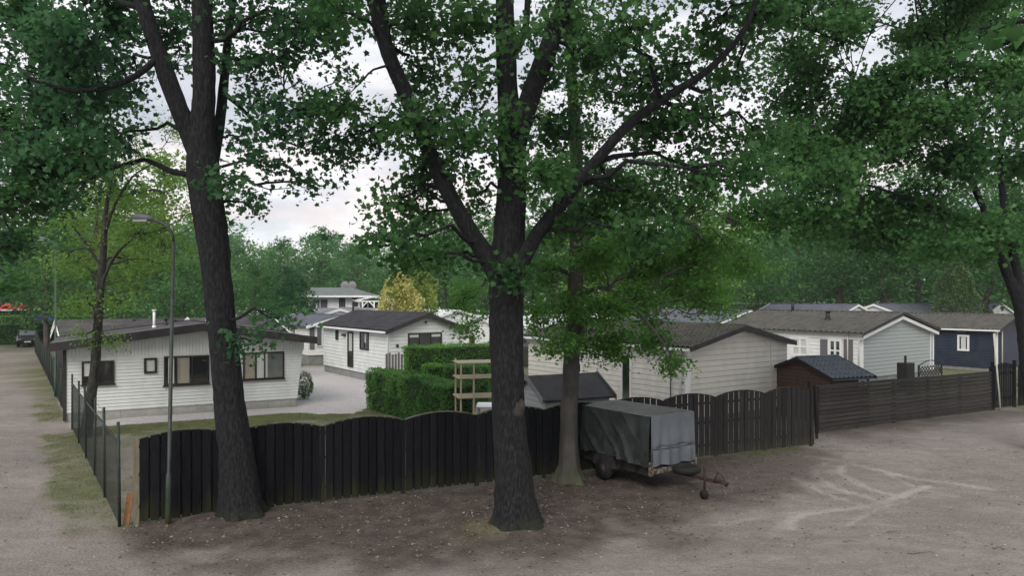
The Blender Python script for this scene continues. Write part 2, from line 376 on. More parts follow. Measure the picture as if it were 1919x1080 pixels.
def fbm(X, Y, sc, oct_=3, seed=0):
    out = np.zeros(X.shape); amp = 1
    rg = np.random.default_rng(seed)
    for o in range(oct_):
        g = rg.random((64, 64)); u = X * sc * 2 ** o + 17.3 * o; v = Y * sc * 2 ** o + 5.1 * o
        i = np.floor(u).astype(int); j = np.floor(v).astype(int); fu = u - i; fv = v - j; fu = fu*fu*(3-2*fu); fv = fv*fv*(3-2*fv)
        s = lambda a, b: g[a % 64, b % 64]
        out += amp * ((s(i, j)*(1-fu)+s(i+1, j)*fu)*(1-fv) + (s(i, j+1)*(1-fu)+s(i+1, j+1)*fu)*fv - .5); amp *= .5
    return out
def spaced(lo, a, b, hi, st):
    mid = np.arange(a, b, st); l = [a]; s = st
    while l[-1] > lo: s *= 1.35; l.append(l[-1] - s)
    r = [mid[-1]]; s = st
    while r[-1] < hi: s *= 1.25; r.append(r[-1] + s)
    return np.concatenate([np.array(l[1:][::-1]), mid, np.array(r[1:])])
gx = spaced(-190, -22, 22, 190, .13); gy = spaced(-40, 9, 36, 200, .13)
GX, GY = np.meshgrid(gx, gy)
def masks(X, Y):
    n1 = fbm(X, Y, .9, 4, 1); n2 = fbm(X, Y, 3.0, 3, 2); n3 = fbm(X, Y, .25, 3, 3)
    s = (X - P0[0]) * NR[0] + (Y - P0[1]) * NR[1]; q = (X - Q0[0]) * QN[0] + (Y - Q0[1]) * QN[1]; qa = (X - Q0[0]) * QD[0] + (Y - Q0[1]) * QD[1]
    q = q - 1.65 * sstep(17.9, 18.4, qa)
    al = (X - P0[0]) * V[0] + (Y - P0[1]) * V[1]
    sn = s + n1 * .5
    verge = sstep(-1.15, -.75, sn) * (1 - sstep(.2, .5, s)) * sstep(-.3, .8, al + n1)
    verge *= 1 - sstep(12.2, 12.8, al + n2 * .4) * (1 - sstep(15.2, 16.0, al + n2 * .4))
    garden = sstep(-.1, .2, s) * sstep(0, .25, q) 
    ghx = (X - H1[0]) * math.cos(H1[2]) + (Y - H1[1]) * math.sin(H1[2]); ghy = -(X - H1[0]) * math.sin(H1[2]) + (Y - H1[1]) * math.cos(H1[2])
    gravel = sstep(-1.9, -1.4, ghy + n1 * .5) * (1 - sstep(6, 8, ghy)) * sstep(-4, -1, ghx) * (1 - sstep(10.2, 10.8, ghx + n1 * .6)) * garden
    poly = [(-9.8, 29.6), (-6.4, 29.2), (-5.2, 32), (-5.2, 37.5), (-6.2, 39), (-11.8, 48), (-16, 46), (-9.2, 33)]
    gravel = np.maximum(gravel, inpoly(X + n1 * .5, Y + n2 * .4, poly) * 1.0)
    gstrip = sstep(-4.4, -3.4, ghy + n1 * 1.2) * (1 - sstep(-1.9, -1.3, ghy + n1 * .6))
    grass = garden * (1 - gravel) * np.clip(.35 * sstep(-.15, .2, n1) + gstrip * .9 + sstep(30, 36, Y) * .5 + .2, 0, 1)
    grass = np.maximum(grass, verge * np.clip(.72 + n1 * .8 + n2 * .6, 0, .9))
    # weeds at the foot of the fence on the right
    foot = sstep(-.75 + 0 * q, -.1, q + n1 * .4) * (1 - sstep(0, .2, q)) * sstep(12.6, 13.4, qa) * (1 - sstep(17.5, 18.2, qa))
    grass = np.maximum(grass, foot * np.clip(.4 + n2 * 1.5, 0, .9))
    grass = np.maximum(grass, (1 - sstep(.45, .85, np.hypot(X + .5, Y - 14.6) + n2 * .4 + n1 * .3)) * .38)
    # dark leafy soil under the trees, widened to paint canopy shade into the colour
    soil_shade_reach = np.interp(X, [-9, -7.6, -4, 0, 3, 7, 10], [.2, 1.8, 3.9, 5.2, 4.9, 2.7, .9])
    soil = sstep(-1.7, 1.2, (q + soil_shade_reach + n1 * 2.4 + n2 * .8)) * (1 - sstep(0, .3, q)) * sstep(-.3, .5, s + n1 * .4)
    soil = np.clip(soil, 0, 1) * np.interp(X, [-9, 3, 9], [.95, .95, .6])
    # pale tyre tracks
    tr = np.zeros(X.shape)
    for pts, wd, st in TRK:
        d = seg_dist(X + n2 * .02, Y + n1 * .03, pts); tr = np.maximum(tr, (1 - sstep(wd * .2, wd, d)) * st * np.clip(.8 + n2, .2, 1))
    return grass, gravel, soil, tr, verge, garden, s, q, n1, n2, n3
def TP(l, wd=.10, st=.8): return (smooth_path([(*gp(*p), 0, 0) for p in l], .4)[0][:, :2].tolist(), wd * 1.35, min(1, st * .75))
TRK = [TP([(1490, 853), (1560, 862), (1640, 880), (1722, 897), (1850, 915)], .12, .8), TP([(1545, 868), (1528, 880), (1530, 893), (1560, 911), (1610, 927), (1660, 942)], .13, .9),
       TP([(1600, 866), (1576, 876), (1580, 890), (1620, 912), (1690, 932)], .11, .8), TP([(1490, 897), (1530, 918), (1580, 937), (1618, 949)], .09, .7),
       TP([(1480, 990), (1490, 968), (1550, 957), (1617, 951), (1680, 932), (1740, 911)], .12, .8), TP([(1660, 885), (1720, 915), (1790, 930)], .10, .5),
       TP([(1330, 985), (1480, 962), (1620, 950)], .12, .4), TP([(1590, 985), (1640, 955), (1700, 940)], .08, .5), TP([(1450, 1010), (1462, 985), (1500, 960)], .09, .4)]
grass, gravel, soil, tr, verge, garden, S_, Q_, n1, n2, n3 = masks(GX, GY)
near = (GY < 40) & (np.abs(GX) < 26)
GZ = np.where(near, n1 * .05 + n2 * .015 - tr * .012 + grass * .01, 0) - .01
tcf = (1 - sstep(.5, 1.6, np.hypot(GX + 0.0, GY - 14.9))) * .10 + (1 - sstep(.5, 1.5, np.hypot(GX + 5.57, GY - 15.4))) * .08
GZ += tcf * near
verts = np.c_[GX.ravel(), GY.ravel(), GZ.ravel()]
ny, nx = GX.shape; I = np.arange(nx * ny).reshape(ny, nx)
Fq = np.stack([I[:-1, :-1], I[:-1, 1:], I[1:, 1:], I[1:, :-1]], -1).reshape(-1, 4)
fc = lambda A: A.ravel()[Fq].mean(1)
reg = np.zeros(len(Fq), int)                                    # 0 ground
reg[(fc(S_) < -.95) & (fc(GY) > 6)] = 1                           # dirt lane
reg[(fc(gravel) > .5)] = 2
reg[(fc(verge) > .5)] = 3
reg[(fc(garden) > .5) & (fc(gravel) <= .5) & (fc(GY) < 60) & (fc(GX) < 5)] = 4
def ground_mat():
    m = bpy.data.materials.new('earth'); m.use_nodes = True; t = m.node_tree; b = t.nodes['Principled BSDF']
    b.inputs['Roughness'].default_value = .95; b.inputs['Specular IOR Level'].default_value = .1
    tc = N(t, 'ShaderNodeTexCoord'); at = N(t, 'ShaderNodeAttribute', attribute_name='mask'); sp = N(t, 'ShaderNodeSeparateColor'); L(t, at.outputs['Color'], sp.inputs[0])
    at2 = N(t, 'ShaderNodeAttribute', attribute_name='track')
    def nz(sc, d=6, r=.65):
        n = N(t, 'ShaderNodeTexNoise', inp={'Scale': sc, 'Detail': d, 'Roughness': r}); L(t, tc.outputs['Object'], n.inputs['Vector']); return n
    def rng(o, a, b_, c=0, d=1):
        n = N(t, 'ShaderNodeMapRange', inp={1: a, 2: b_, 3: c, 4: d}); L(t, o, n.inputs[0]); return n.outputs[0]
    def mix(f, a, b_):
        n = N(t, 'ShaderNodeMixRGB')
        for i, x in ((0, f), (1, a), (2, b_)):
            if hasattr(x, 'links'): L(t, x, n.inputs[i])
            else: n.inputs[i].default_value = x if i == 0 else (*x, 1)
        return n.outputs[0]
    big = nz(.35, 4); mid = nz(2.2, 6); fine = nz(22, 4, .8)
    vo = N(t, 'ShaderNodeTexVoronoi', inp={'Scale': 16.0}); L(t, tc.outputs['Object'], vo.inputs['Vector'])
    vog = N(t, 'ShaderNodeTexVoronoi', inp={'Scale': 24.0}); L(t, tc.outputs['Object'], vog.inputs['Vector'])
    dirt = mix(rng(big.outputs[0], .35, .65), (.180, .162, .145), (.265, .242, .220))
    dirt = mix(rng(mid.outputs[0], .45, .68, 0, .6), dirt, (.165, .138, .128))
    dirt = mix(rng(fine.outputs[0], .45, .72, 0, .6), dirt, (.40, .37, .345))
    dirt = mix(rng(nz(60, 2).outputs[0], .58, .72, 0, .75), dirt, (.10, .085, .078))
    mpn = N(t, 'ShaderNodeMapping', inp={'Rotation': (0, 0, -.45), 'Scale': (.6, 2.0, 1)}); L(t, tc.outputs['Object'], mpn.inputs[0])
    sw = N(t, 'ShaderNodeTexNoise', inp={'Scale': 1.6, 'Detail': 6, 'Roughness': .65, 'Distortion': .5}); L(t, mpn.outputs[0], sw.inputs['Vector'])
    dirt = mix(rng(sw.outputs[0], .50, .70, 0, .4), dirt, (.15, .132, .120)); dirt = mix(rng(sw.outputs[0], .30, .44, .25, 0), dirt, (.42, .39, .36))
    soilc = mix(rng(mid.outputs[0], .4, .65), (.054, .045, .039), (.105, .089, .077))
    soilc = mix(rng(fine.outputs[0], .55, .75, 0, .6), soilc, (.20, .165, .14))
    gr = mix(rng(mid.outputs[0], .38, .62), (.055, .085, .022), (.12, .145, .05))
    gr = mix(rng(fine.outputs[0], .42, .66, 0, .8), gr, (.155, .13, .095))
    gv = mix(vog.outputs['Color'], (.33, .32, .32), (.56, .54, .54))
    gv = mix(rng(mid.outputs[0], .5, .75, 0, .5), gv, (.38, .30, .24))
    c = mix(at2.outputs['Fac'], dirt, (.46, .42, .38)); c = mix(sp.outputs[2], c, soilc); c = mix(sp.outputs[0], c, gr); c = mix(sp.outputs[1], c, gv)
    L(t, c, b.inputs['Base Color'])
    ad = N(t, 'ShaderNodeMath', operation='ADD'); L(t, fine.outputs[0], ad.inputs[0]); L(t, mid.outputs[0], ad.inputs[1])
    ad2 = N(t, 'ShaderNodeMath', operation='MULTIPLY_ADD', inp={1: -.5}); L(t, vo.outputs['Distance'], ad2.inputs[0]); L(t, ad.outputs[0], ad2.inputs[2])
    bp = N(t, 'ShaderNodeBump', inp={'Strength': .7, 'Distance': .05}); L(t, ad2.outputs[0], bp.inputs['Height']); L(t, bp.outputs[0], b.inputs['Normal'])
    return m
M['earth'] = ground_mat()
for k, nm in enumerate(['ground', 'dirt_road', 'gravel_driveway', 'verge', 'lawn']):
    fs = Fq[reg == k]
    if not len(fs): continue
    used, inv = np.unique(fs, return_inverse=True); me = bpy.data.meshes.new(nm); nf = len(fs)
    me.vertices.add(len(used)); me.vertices.foreach_set('co', verts[used].astype(np.float32).ravel())
    me.loops.add(nf * 4); me.loops.foreach_set('vertex_index', inv.astype(np.int32).ravel())
    me.polygons.add(nf); me.polygons.foreach_set('loop_start', np.arange(0, nf * 4, 4, dtype=np.int32)); me.update(calc_edges=True)
    me.polygons.foreach_set('use_smooth', np.ones(nf, bool))
    ca = me.color_attributes.new('mask', 'FLOAT_COLOR', 'POINT')
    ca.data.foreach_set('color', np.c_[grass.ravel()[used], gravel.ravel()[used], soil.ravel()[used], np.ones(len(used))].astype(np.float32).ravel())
    fa = me.attributes.new('track', 'FLOAT', 'POINT'); fa.data.foreach_set('value', tr.ravel()[used].astype(np.float32))
    me.materials.append(M['earth']); tag(link(nm, me), kind='structure')

def ground_pts(n, x0, x1, y0, y1, fn):
    X = RNG.uniform(x0, x1, n); Y = RNG.uniform(y0, y1, n); m = masks(X, Y); pr = fn(m, X, Y); k = RNG.random(n) < pr
    X = X[k]; Y = Y[k]; z = m[8][k] * .05 + m[9][k] * .015 - .01
    z += (1 - sstep(.5, 1.6, np.hypot(X, Y - 14.9))) * .10 + (1 - sstep(.5, 1.5, np.hypot(X + 5.57, Y - 15.4))) * .08
    return np.c_[X, Y, z]
# grass blades
G = ground_pts(260000, -20, 16, 13.5, 33, lambda m, X, Y: np.clip(m[0] - .15, 0, 1) ** 1.3 * .8)
n = len(G); hgt = RNG.uniform(.02, .065, n); a = RNG.uniform(0, 6.28, n); wdt = .006 + .004 * RNG.random(n)
d = np.c_[np.cos(a), np.sin(a), np.zeros(n)]; lean = RNG.normal(0, .5, (n, 3)) * hgt[:, None]; lean[:, 2] = hgt
tag(np_mesh('grass', np.stack([G - d * wdt[:, None], G + d * wdt[:, None], G + lean], 1), 3, 'grass'), 'short patchy grass along the lane verge and in the garden', 'grass', kind='stuff')
def litter(name, n, size, mt, fn, label, cat, box=(-14, 22, 9.5, 26)):
    G = ground_pts(n, *box, fn); G[:, 2] += .008
    tag(np_mesh(name, leaves(G, size, KITE, .22), 4, mt), label, cat, kind='stuff')
litter('leaf_litter', 42000, .06, 'litter', lambda m, X, Y: .06 + m[2] * .55, 'brown fallen leaves scattered over the bare earth', 'leaf litter')
litter('pale_leaf_litter', 5500, .065, 'litter_pale', lambda m, X, Y: .04 + m[2] * .28, 'pale dry leaves lying on the dark soil', 'leaf litter')
G = ground_pts(22000, -15, 22, 9.5, 24, lambda m, X, Y: np.clip(.7 - m[2], 0, 1)); mb_v = []
oct_ = np.array([(1,0,0),(-1,0,0),(0,1,0),(0,-1,0),(0,0,.7)]); fa_ = [(0,2,4),(2,1,4),(1,3,4),(3,0,4)]
s_ = .006 + .028 * RNG.random(len(G)) ** 3; Vp = G[:, None] + oct_[None] * s_[:, None, None] * RNG.uniform(.6, 1.2, (len(G), 1, 3))
tag(np_mesh('pebbles', np.concatenate([Vp[:, list(q)] for q in fa_]), 3, 'pebble'), 'small stones strewn over the dirt lane', 'pebbles', kind='stuff')
mb = MB()
for px, py, a, l in [(1700, 1040, .05, .5), (1580, 1018, -.1, .25), (1860, 1030, .3, .3), (1560, 930, -.3, .3), (1850, 845, -.25, .35), (1900, 848, .1, .25), (1660, 1000, .2, .25), (1720, 926, -.1, .3), (1450, 1012, .2, .2), (700, 985, .1, .2)]:
    x, y = gp(px, py); p, r = wob((x, y, .02), (x + l * math.cos(a), y + l * math.sin(a), .03), .008, .004, 6, .15); mb.tube(p, r, 5)
tag(mb.build('fallen_twigs', 'bark_far'), 'thin brown twigs lying about on the dirt', 'twigs', kind='stuff')

# ------------------------------------------------------------------ houses (local: x along the front gable, y to the back, ridge along y)
def W2(p, h): return p
def groove_shade(mt):  # wall colour darkened: the shade of the siding grooves is put into it
    k = mt + '_groove_shade'
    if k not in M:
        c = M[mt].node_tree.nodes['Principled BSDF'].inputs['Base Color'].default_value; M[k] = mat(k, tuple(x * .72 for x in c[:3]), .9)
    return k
class House:
    def __init__(s, name, label, x, y, ang, W, Ln, zE, zR, cat='chalet', peak=None, group=None):
        s.x, s.y, s.a, s.W, s.L, s.zE, s.zR = x, y, ang, W, Ln, zE, zR; s.pk = W / 2 if peak is None else peak
        s.root = thing(name, label, cat, (x, y, 0), ang, group); s.zp = 0.0
    def ztop(s, x): return s.zE + (s.zR - s.zE) * (x / s.pk if x < s.pk else (s.W - x) / (s.W - s.pk))
    def xlim(s, z):
        if z <= s.zE: return 0, s.W
        k = min(1, (z - s.zE) / (s.zR - s.zE)); return s.pk * k, s.W - (s.W - s.pk) * k
    def loc(s, px, py, face):
        """where the sight line to a photo pixel meets this wall: (distance along wall, height)"""
        d = np.array([(px - CX) / F, 1, -(py - HY) / F]); c, sn = math.cos(s.a), math.sin(s.a)
        o = np.array([-s.x, -s.y]); ol = np.array([o[0]*c + o[1]*sn, -o[0]*sn + o[1]*c]); dl = np.array([d[0]*c + d[1]*sn, -d[0]*sn + d[1]*c])
        if face == 'front': t = -ol[1] / dl[1]; return ol[0] + t * dl[0], CZ + t * d[2]
        xx = 0 if face == 'left' else s.W; t = (xx - ol[0]) / dl[0]; return ol[1] + t * dl[1], CZ + t * d[2]
    def P(s, face, a, z, out):
        return (a, -out, z) if face == 'front' else ((-out, a, z) if face == 'left' else (s.W + out, a, z))
    def siding(s, mt, faces=('front', 'left', 'right', 'back'), pitch=.17, plinth=.3, pm='greywall', label=None, front_top=None, core=True):
        mb = MB(); s.zp = plinth
        for f in faces:
            zt = s.zR if f in ('front', 'back') else s.zE
            if f == 'front' and front_top: zt = front_top
            z = plinth
            while z < zt - 1e-3:
                z2 = min(z + pitch, zt)
                if f in ('front', 'back'): (a0, a1), (b0, b1) = s.xlim(z), s.xlim(z2 - 1e-4)
                else: a0, a1, b0, b1 = 0, s.L, 0, s.L
                def Q(a, zz, o): return s.P(f, a, zz, o) if f != 'back' else (a, s.L + o, zz)
                g = min(.019, (z2 - z) * .4); zg = z + g
                if f in ('front', 'back'): c0, c1 = s.xlim(zg)
                else: c0, c1 = a0, a1
                mb.add([Q(c0, zg, .024), Q(c1, zg, .024), Q(b1, z2, .010), Q(b0, z2, .010)], [(0, 1, 2, 3)])
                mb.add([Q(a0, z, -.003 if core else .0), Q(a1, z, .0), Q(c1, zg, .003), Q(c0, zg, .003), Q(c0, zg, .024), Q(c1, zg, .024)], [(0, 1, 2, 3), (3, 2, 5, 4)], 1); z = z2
        if core:
            W, Ln = s.W, s.L; i = .0
            g = [(0, plinth), (W, plinth), (W, s.zE), (s.pk, s.zR), (0, s.zE)]; n = 5
            vs = [(x, 0, z) for x, z in g] + [(x, Ln, z) for x, z in g]
            mb.add(vs, [tuple(range(5)), tuple(range(9, 4, -1))] + [(k, (k + 1) % n + 0, (k + 1) % n + 5, k + 5) for k in (1, 4)])
        o = mb.build('wall', [mt, groove_shade(mt)], s.root)
        if label: o['label'] = label
        if core and plinth > 0: MB().box((.03, .03, -.3), (s.W - .03, s.L - .03, plinth)).build('plinth', pm, s.root)
        return o
    def roof(s, mt, kind='flat', ov=.3, og=.3, th=.05, fas='fascia', fh=.18, gut=None, period=.2, course=.33, fas_back=True):
        mb = MB()
        for side in (-1, 1):
            half = s.pk if side < 0 else s.W - s.pk; sl = math.atan2(s.zR - s.zE, half); S = half / math.cos(sl) + ov
            c, sn = math.cos(sl), math.sin(sl)
            if kind == 'flat': ys = np.array([-og, s.L + og]); hy = np.zeros(2)
            else:
                sub = 6; nn = int((s.L + 2 * og) / period) * sub; ys = np.linspace(-og, s.L + og, nn + 1); ph = (np.arange(nn + 1) % sub) / sub
                hy = (.5 - .5 * np.cos(ph * 2 * math.pi)) ** 2 * .06 if kind != 'seam' else np.where(ph < .2, .03, 0)
            if kind == 'tile': k = max(2, int(S / course)); ts = np.sort(np.concatenate([np.arange(k + 1) * S / k, np.arange(1, k) * S / k + .004])); ht = np.zeros(len(ts)); 
            else: ts = np.array([0, S]); ht = np.zeros(2)
            if kind == 'tile':
                for i, tt in enumerate(ts): fr = (tt / (S / k)) % 1; ht[i] = .028 * (fr if fr > .02 else 0); 
                ht[[i for i in range(len(ts)) if i % 2 == 1]] = .028; ht[-1] = .028
            top = np.array([[(s.pk + side * (t * c), y, s.zR - t * sn + th + a + b) for y, a in zip(ys, hy)] for t, b in zip(ts, ht)])
            r, cc = len(ts), len(ys); idx = np.arange(r * cc).reshape(r, cc)
            fcs = [(idx[i, j], idx[i, j+1], idx[i+1, j+1], idx[i+1, j]) if side > 0 else (idx[i, j], idx[i+1, j], idx[i+1, j+1], idx[i, j+1]) for i in range(r-1) for j in range(cc-1)]
            mb.add(top.reshape(-1, 3), fcs)
            x0, x1 = s.pk, s.pk + side * S * c; z1 = s.zR - S * sn
            mb.add([(x0, -og, s.zR), (x1, -og, z1), (x1, s.L + og, z1), (x0, s.L + og, s.zR), (x1, -og, z1 + th), (x1, s.L + og, z1 + th)], [(0, 1, 2, 3), (1, 4, 5, 2)])
        if kind != 'flat': mb.tube([(s.pk, -og, s.zR + th + .02), (s.pk, s.L + og, s.zR + th + .02)], [.06, .06], 8)
        o = mb.build('roof', mt, s.root); s.roofo = o
        for yy in ((-og, s.L + og) if fas_back else (-og,)):
            for side in (-1, 1):
                fb = MB(); half = s.pk if side < 0 else s.W - s.pk; sl = math.atan2(s.zR - s.zE, half); S = half / math.cos(sl) + ov
                x1 = s.pk + side * S * math.cos(sl); z1 = s.zR - S * math.sin(sl); y0 = yy - .03 if yy < 0 else yy + .003
                vs = [(s.pk, y0, s.zR + th + .045), (x1, y0, z1 + th + .045), (x1, y0, z1 + th + .045 - fh), (s.pk, y0, s.zR + th + .045 - fh)]
                fb.add(vs + [(a_, b_ + .027, c_) for a_, b_, c_ in vs], [(0,1,2,3),(7,6,5,4),(0,4,5,1),(3,2,6,7),(1,5,6,2),(0,3,7,4)]); fb.build('fascia', fas, s.root)
        if gut:
            for side in (-1, 1):
                half = s.pk if side < 0 else s.W - s.pk; sl = math.atan2(s.zR - s.zE, half); S = half / math.cos(sl) + ov
                x1 = s.pk + side * (S * math.cos(sl) + .05); z1 = s.zR - S * math.sin(sl)
                MB().box((x1 - .05, -og + .02, z1 - .06), (x1 + .05, s.L + og - .02, z1 + .03)).build('gutter', gut, s.root)
        return o
    def boxon(s, face, a0, a1, z0, z1, o0, o1, mb): mb.box(s.P(face, a0, z0, o0), s.P(face, a1, z1, o1))
    def window(s, face, a0, a1, z0, z1, fm='brownframe', fw=.06, mull=(), hbar=(), back='dark', curtains=(), name='window', label=None, sill=None):
        if a0 > a1: a0, a1 = a1, a0
        f = MB()
        for q in ((a0, a1, z0, z0 + fw), (a0, a1, z1 - fw, z1), (a0, a0 + fw, z0 + fw, z1 - fw), (a1 - fw, a1, z0 + fw, z1 - fw)): s.boxon(face, *q, .0, .075, f)
        for m_ in mull: x = a0 + (a1 - a0) * m_; s.boxon(face, x - fw * .4, x + fw * .4, z0 + fw, z1 - fw, .01, .065, f)
        for m_ in hbar: x = z0 + (z1 - z0) * m_; s.boxon(face, a0 + fw, a1 - fw, x - fw * .3, x + fw * .3, .01, .063, f)
        o = f.build(name, fm, s.root)
        if label: o['label'] = label
        b = MB(); s.boxon(face, a0 + fw, a1 - fw, z0 + fw, z1 - fw, .0, .028, b); b.build('interior', back, o)
        for (c0, c1, d0, d1, cm) in curtains:
            c = MB(); s.boxon(face, a0 + fw + (a1 - a0 - 2*fw) * c0, a0 + fw + (a1 - a0 - 2*fw) * c1, z0 + fw + (z1 - z0 - 2*fw) * d0, z0 + fw + (z1 - z0 - 2*fw) * d1, .03, .036, c); c.build('curtain', cm, o)
        g = MB(); g.add([s.P(face, a0 + fw, z0 + fw, .045), s.P(face, a1 - fw, z0 + fw, .045), s.P(face, a1 - fw, z1 - fw, .045), s.P(face, a0 + fw, z1 - fw, .045)], [(0, 1, 2, 3)]); g.build('pane', 'glass', o)
        if sill: q = MB(); s.boxon(face, a0 - .04, a1 + .04, z0 - .04, z0 - .001, 0, .11, q); q.build('sill', sill, o)
        return o
    def wpx(s, face, x0, y0, x1, y1, **k):
        a0, za = s.loc(x0, y0, face); a1, zb = s.loc(x1, y1, face); am, z1 = s.loc((x0+x1)/2, y0, face); _, z0 = s.loc((x0+x1)/2, y1, face)
        return s.window(face, a0, a1, z0, z1, **k)
    def pipe(s, name, x, y, h, r, m='black', cap=True):
        z = s.ztop(x); mb = MB(); mb.cyl((x, y, z - .1), r, h + .1, 12)
        if cap: mb.cyl((x, y, z + h), r * 1.6, .06, 12); mb.cyl((x, y, z), r * 1.5, .14, 12)
        return mb.build(name, m, s.root)
    def corner(s, m='white_flat', w_=.09, which=(0, 1), faces='fl', top=None):
        if len(which) > 1: return [s.corner(m, w_, (q,), faces, top) for q in which]
        mb = MB(); zt = top or s.zE
        if 0 in which: mb.box((-.03, -.03, s.zp), (w_, .0, zt)); mb.box((-.03, 0, s.zp), (0, w_, zt))
        if 1 in which: mb.box((s.W - w_, -.03, s.zp), (s.W + .03, 0, zt)); mb.box((s.W, 0, s.zp), (s.W + .03, w_, zt))
        return mb.build('corner_trim', m, s.root)
    def downpipe(s, x, y, m='white_flat', r=.035, top=None):
        MB().tube([(x, y, .1), (x, y, (top or s.zE) - .25), (x + (.0), y - .0, (top or s.zE) - .02)], [r] * 3, 8).build('downpipe', m, s.root)
TH = math.atan2(.572, .82)

# --- white chalet beside the lane
h = House('chalet', 'long white boarded chalet beside the lane, behind the wire fence, with brown framed windows', *H1, 8.6, 4.2, 2.85, 3.42, peak=4.65)
W1 = h.W
mb = MB()                                     # front with the raked right edge: lower boards then vertical gable boards
z = .32; zs = 2.3
def xr(z): return 8.35 + .3 * (z - .3) / 2.6
while z < zs - 1e-3:
    z2 = min(z + .125, zs)
    zg = z + .016; mb.add([(0, -.024, zg), (xr(zg), -.024, zg), (xr(z2), -.010, z2), (0, -.010, z2)], [(0, 1, 2, 3)])
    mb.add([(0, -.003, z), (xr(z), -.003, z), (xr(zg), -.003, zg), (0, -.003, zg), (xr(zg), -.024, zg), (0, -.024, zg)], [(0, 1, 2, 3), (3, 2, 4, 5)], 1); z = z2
mb.box((0, -.035, zs), (xr(zs), 0, zs + .035))
x = 0.0
while x < 8.6:
    x2 = min(x + .12, xr(2.8)); mb.add([(x + .006, -.028, zs + .035), (x2 - .006, -.028, zs + .035), (x2 - .006, -.028, h.ztop(min(x2, 8.59))), (x + .006, -.028, h.ztop(x)),
        (x - .002, -.012, zs + .035), (x + .002, -.012, h.ztop(x))], [(0, 1, 2, 3), (4, 0, 3, 5)]); x += .12
mb.add([(0, 0, .3), (8.35, 0, .3), (8.65, 0, 2.85), (4.65, 0, 3.4), (0, 0, 2.85), (0, 4.2, .3), (8.35, 4.2, .3), (8.65, 4.2, 2.85), (4.65, 4.2, 3.4), (0, 4.2, 2.85)],
       [(0,1,2,3,4), (9,8,7,6,5), (1,6,7,2), (0,4,9,5)])
mb.build('wall', ['white', groove_shade('white')], h.root)
mb = MB(); z = .3
while z < 2.8: mb.box((-.03, .12, z), (0, 4.2, z + .15)); z += .165
o = mb.build('wall', 'oldpost', h.root); o['label'] = 'brown boarded end wall facing the lane'
MB().box((-.04, -.045, .05), (.07, .1, 2.82)).build('corner_trim', 'fascia', h.root)
mb = MB(); x = 0.0
while x < 8.3: mb.box((x + .008, .02, -.2), (min(x + .9, 8.3), .25, .3)); x += .9
mb.box((.05, .25, -.2), (8.2, 4.1, .3)); mb.build('plinth', 'concrete', h.root)
h.roof('roofbrown', 'flat', ov=.45, og=.55, th=.07, fh=.30)
mb = MB(); y = -.5                              # the row of edge slabs that caps the roof's front edge
for x0 in np.arange(-.4, 8.2, .62):
    za, zb = [h.ztop(min(max(q, 0), 8.6)) if 0 <= q <= 8.6 else (2.85 - (abs(min(q, 0)) + max(q - 8.6, 0)) * .12) for q in (x0, x0 + .6)]
    mb.add([(x0, -.55, za + .125), (x0 + .6, -.55, zb + .125), (x0 + .6, .25, zb + .125), (x0, .25, za + .125), (x0, -.55, za + .075), (x0 + .6, -.55, zb + .075), (x0+.6, .25, zb+.075), (x0, .25, za+.075)], [(0,1,2,3),(4,5,1,0),(3,2,6,7),(0,3,7,4),(1,5,6,2)])
mb.build('edge_slabs', 'roofblue', h.root)
cw = lambda a, b, c=0, d=1, m_='curtain': (a, b, c, d, m_)
h.wpx('front', 153, 677, 214, 721, mull=(.5,), curtains=[cw(.02, .46, .35, 1)], sill='brownframe')
h.wpx('front', 269.6, 671, 294, 700, fw=.08, curtains=[cw(0, 1)])
h.wpx('front', 307, 667, 392, 721, mull=(.28, .62), curtains=[cw(.06, .2), cw(.30, .56, .0, 1, 'blind'), cw(.28, .33)], sill='brownframe')
h.wpx('front', 455, 660, 532, 711, mull=(.3, .52), curtains=[cw(0, .3, .0, 1, 'blind'), cw(.32, .6), cw(.6, 1, 0, 1, 'greywall')], sill='brownframe')
h.pipe('flue', *([3.1, 2.4]), .75, .05, 'white_flat'); h.pipe('vent', 3.6, 3.1, .3, .06)

def simple_house(name, label, x, y, a, W, Ln, zE, zR, wall, roof, kind='flat', wins=(), fas='white_flat', ov=.25, og=.2, plinth=.25, gut=None, fh=.14, group=None, period=.25, cat='chalet'):
    h = House(name, label, x, y, a, W, Ln, zE, zR, group=group, cat=cat); h.siding(wall, pitch=.2, plinth=plinth); h.roof(roof, kind, ov=ov, og=og, fas=fas, fh=fh, gut=gut, period=period)
    for w_ in wins: h.window(*w_[:5], **(w_[5] if len(w_) > 5 else {}))
    return h
AU = TH + math.radians(-90)       # ridge runs left-right, slope faces the camera
# behind the white chalet
h = simple_house('chalet', 'low chalet with dark brown roof and white rake boards, just behind the white lane chalet', -22.6, 37.2, TH - math.pi/2, 3.6*2*.95, 6.6, 2.45, 3.2, 'weathered', 'roofbrown', 'flat', fas='white_flat', fh=.16)
h.root.location = (-24.2, 39.6, 0)
h.pipe('vent', 4.6, 5.0, .35, .06)
h2 = simple_house('chalet', 'brown roofed chalet at the back left, beyond the roof with white rake boards', -27.5, 45, TH - math.pi/2, 6.2, 7, 2.45, 3.2, 'weathered', 'roofbrown', 'flat', fas='white_flat')
h3 = simple_house('chalet', 'small gabled chalet with brown roof, white rake board, right of the big left tree', -19.6, 44.0, TH - math.pi/2, 6.6, 4.2, 2.5, 3.35, 'white', 'roofbrown', 'flat', fas='white_flat')

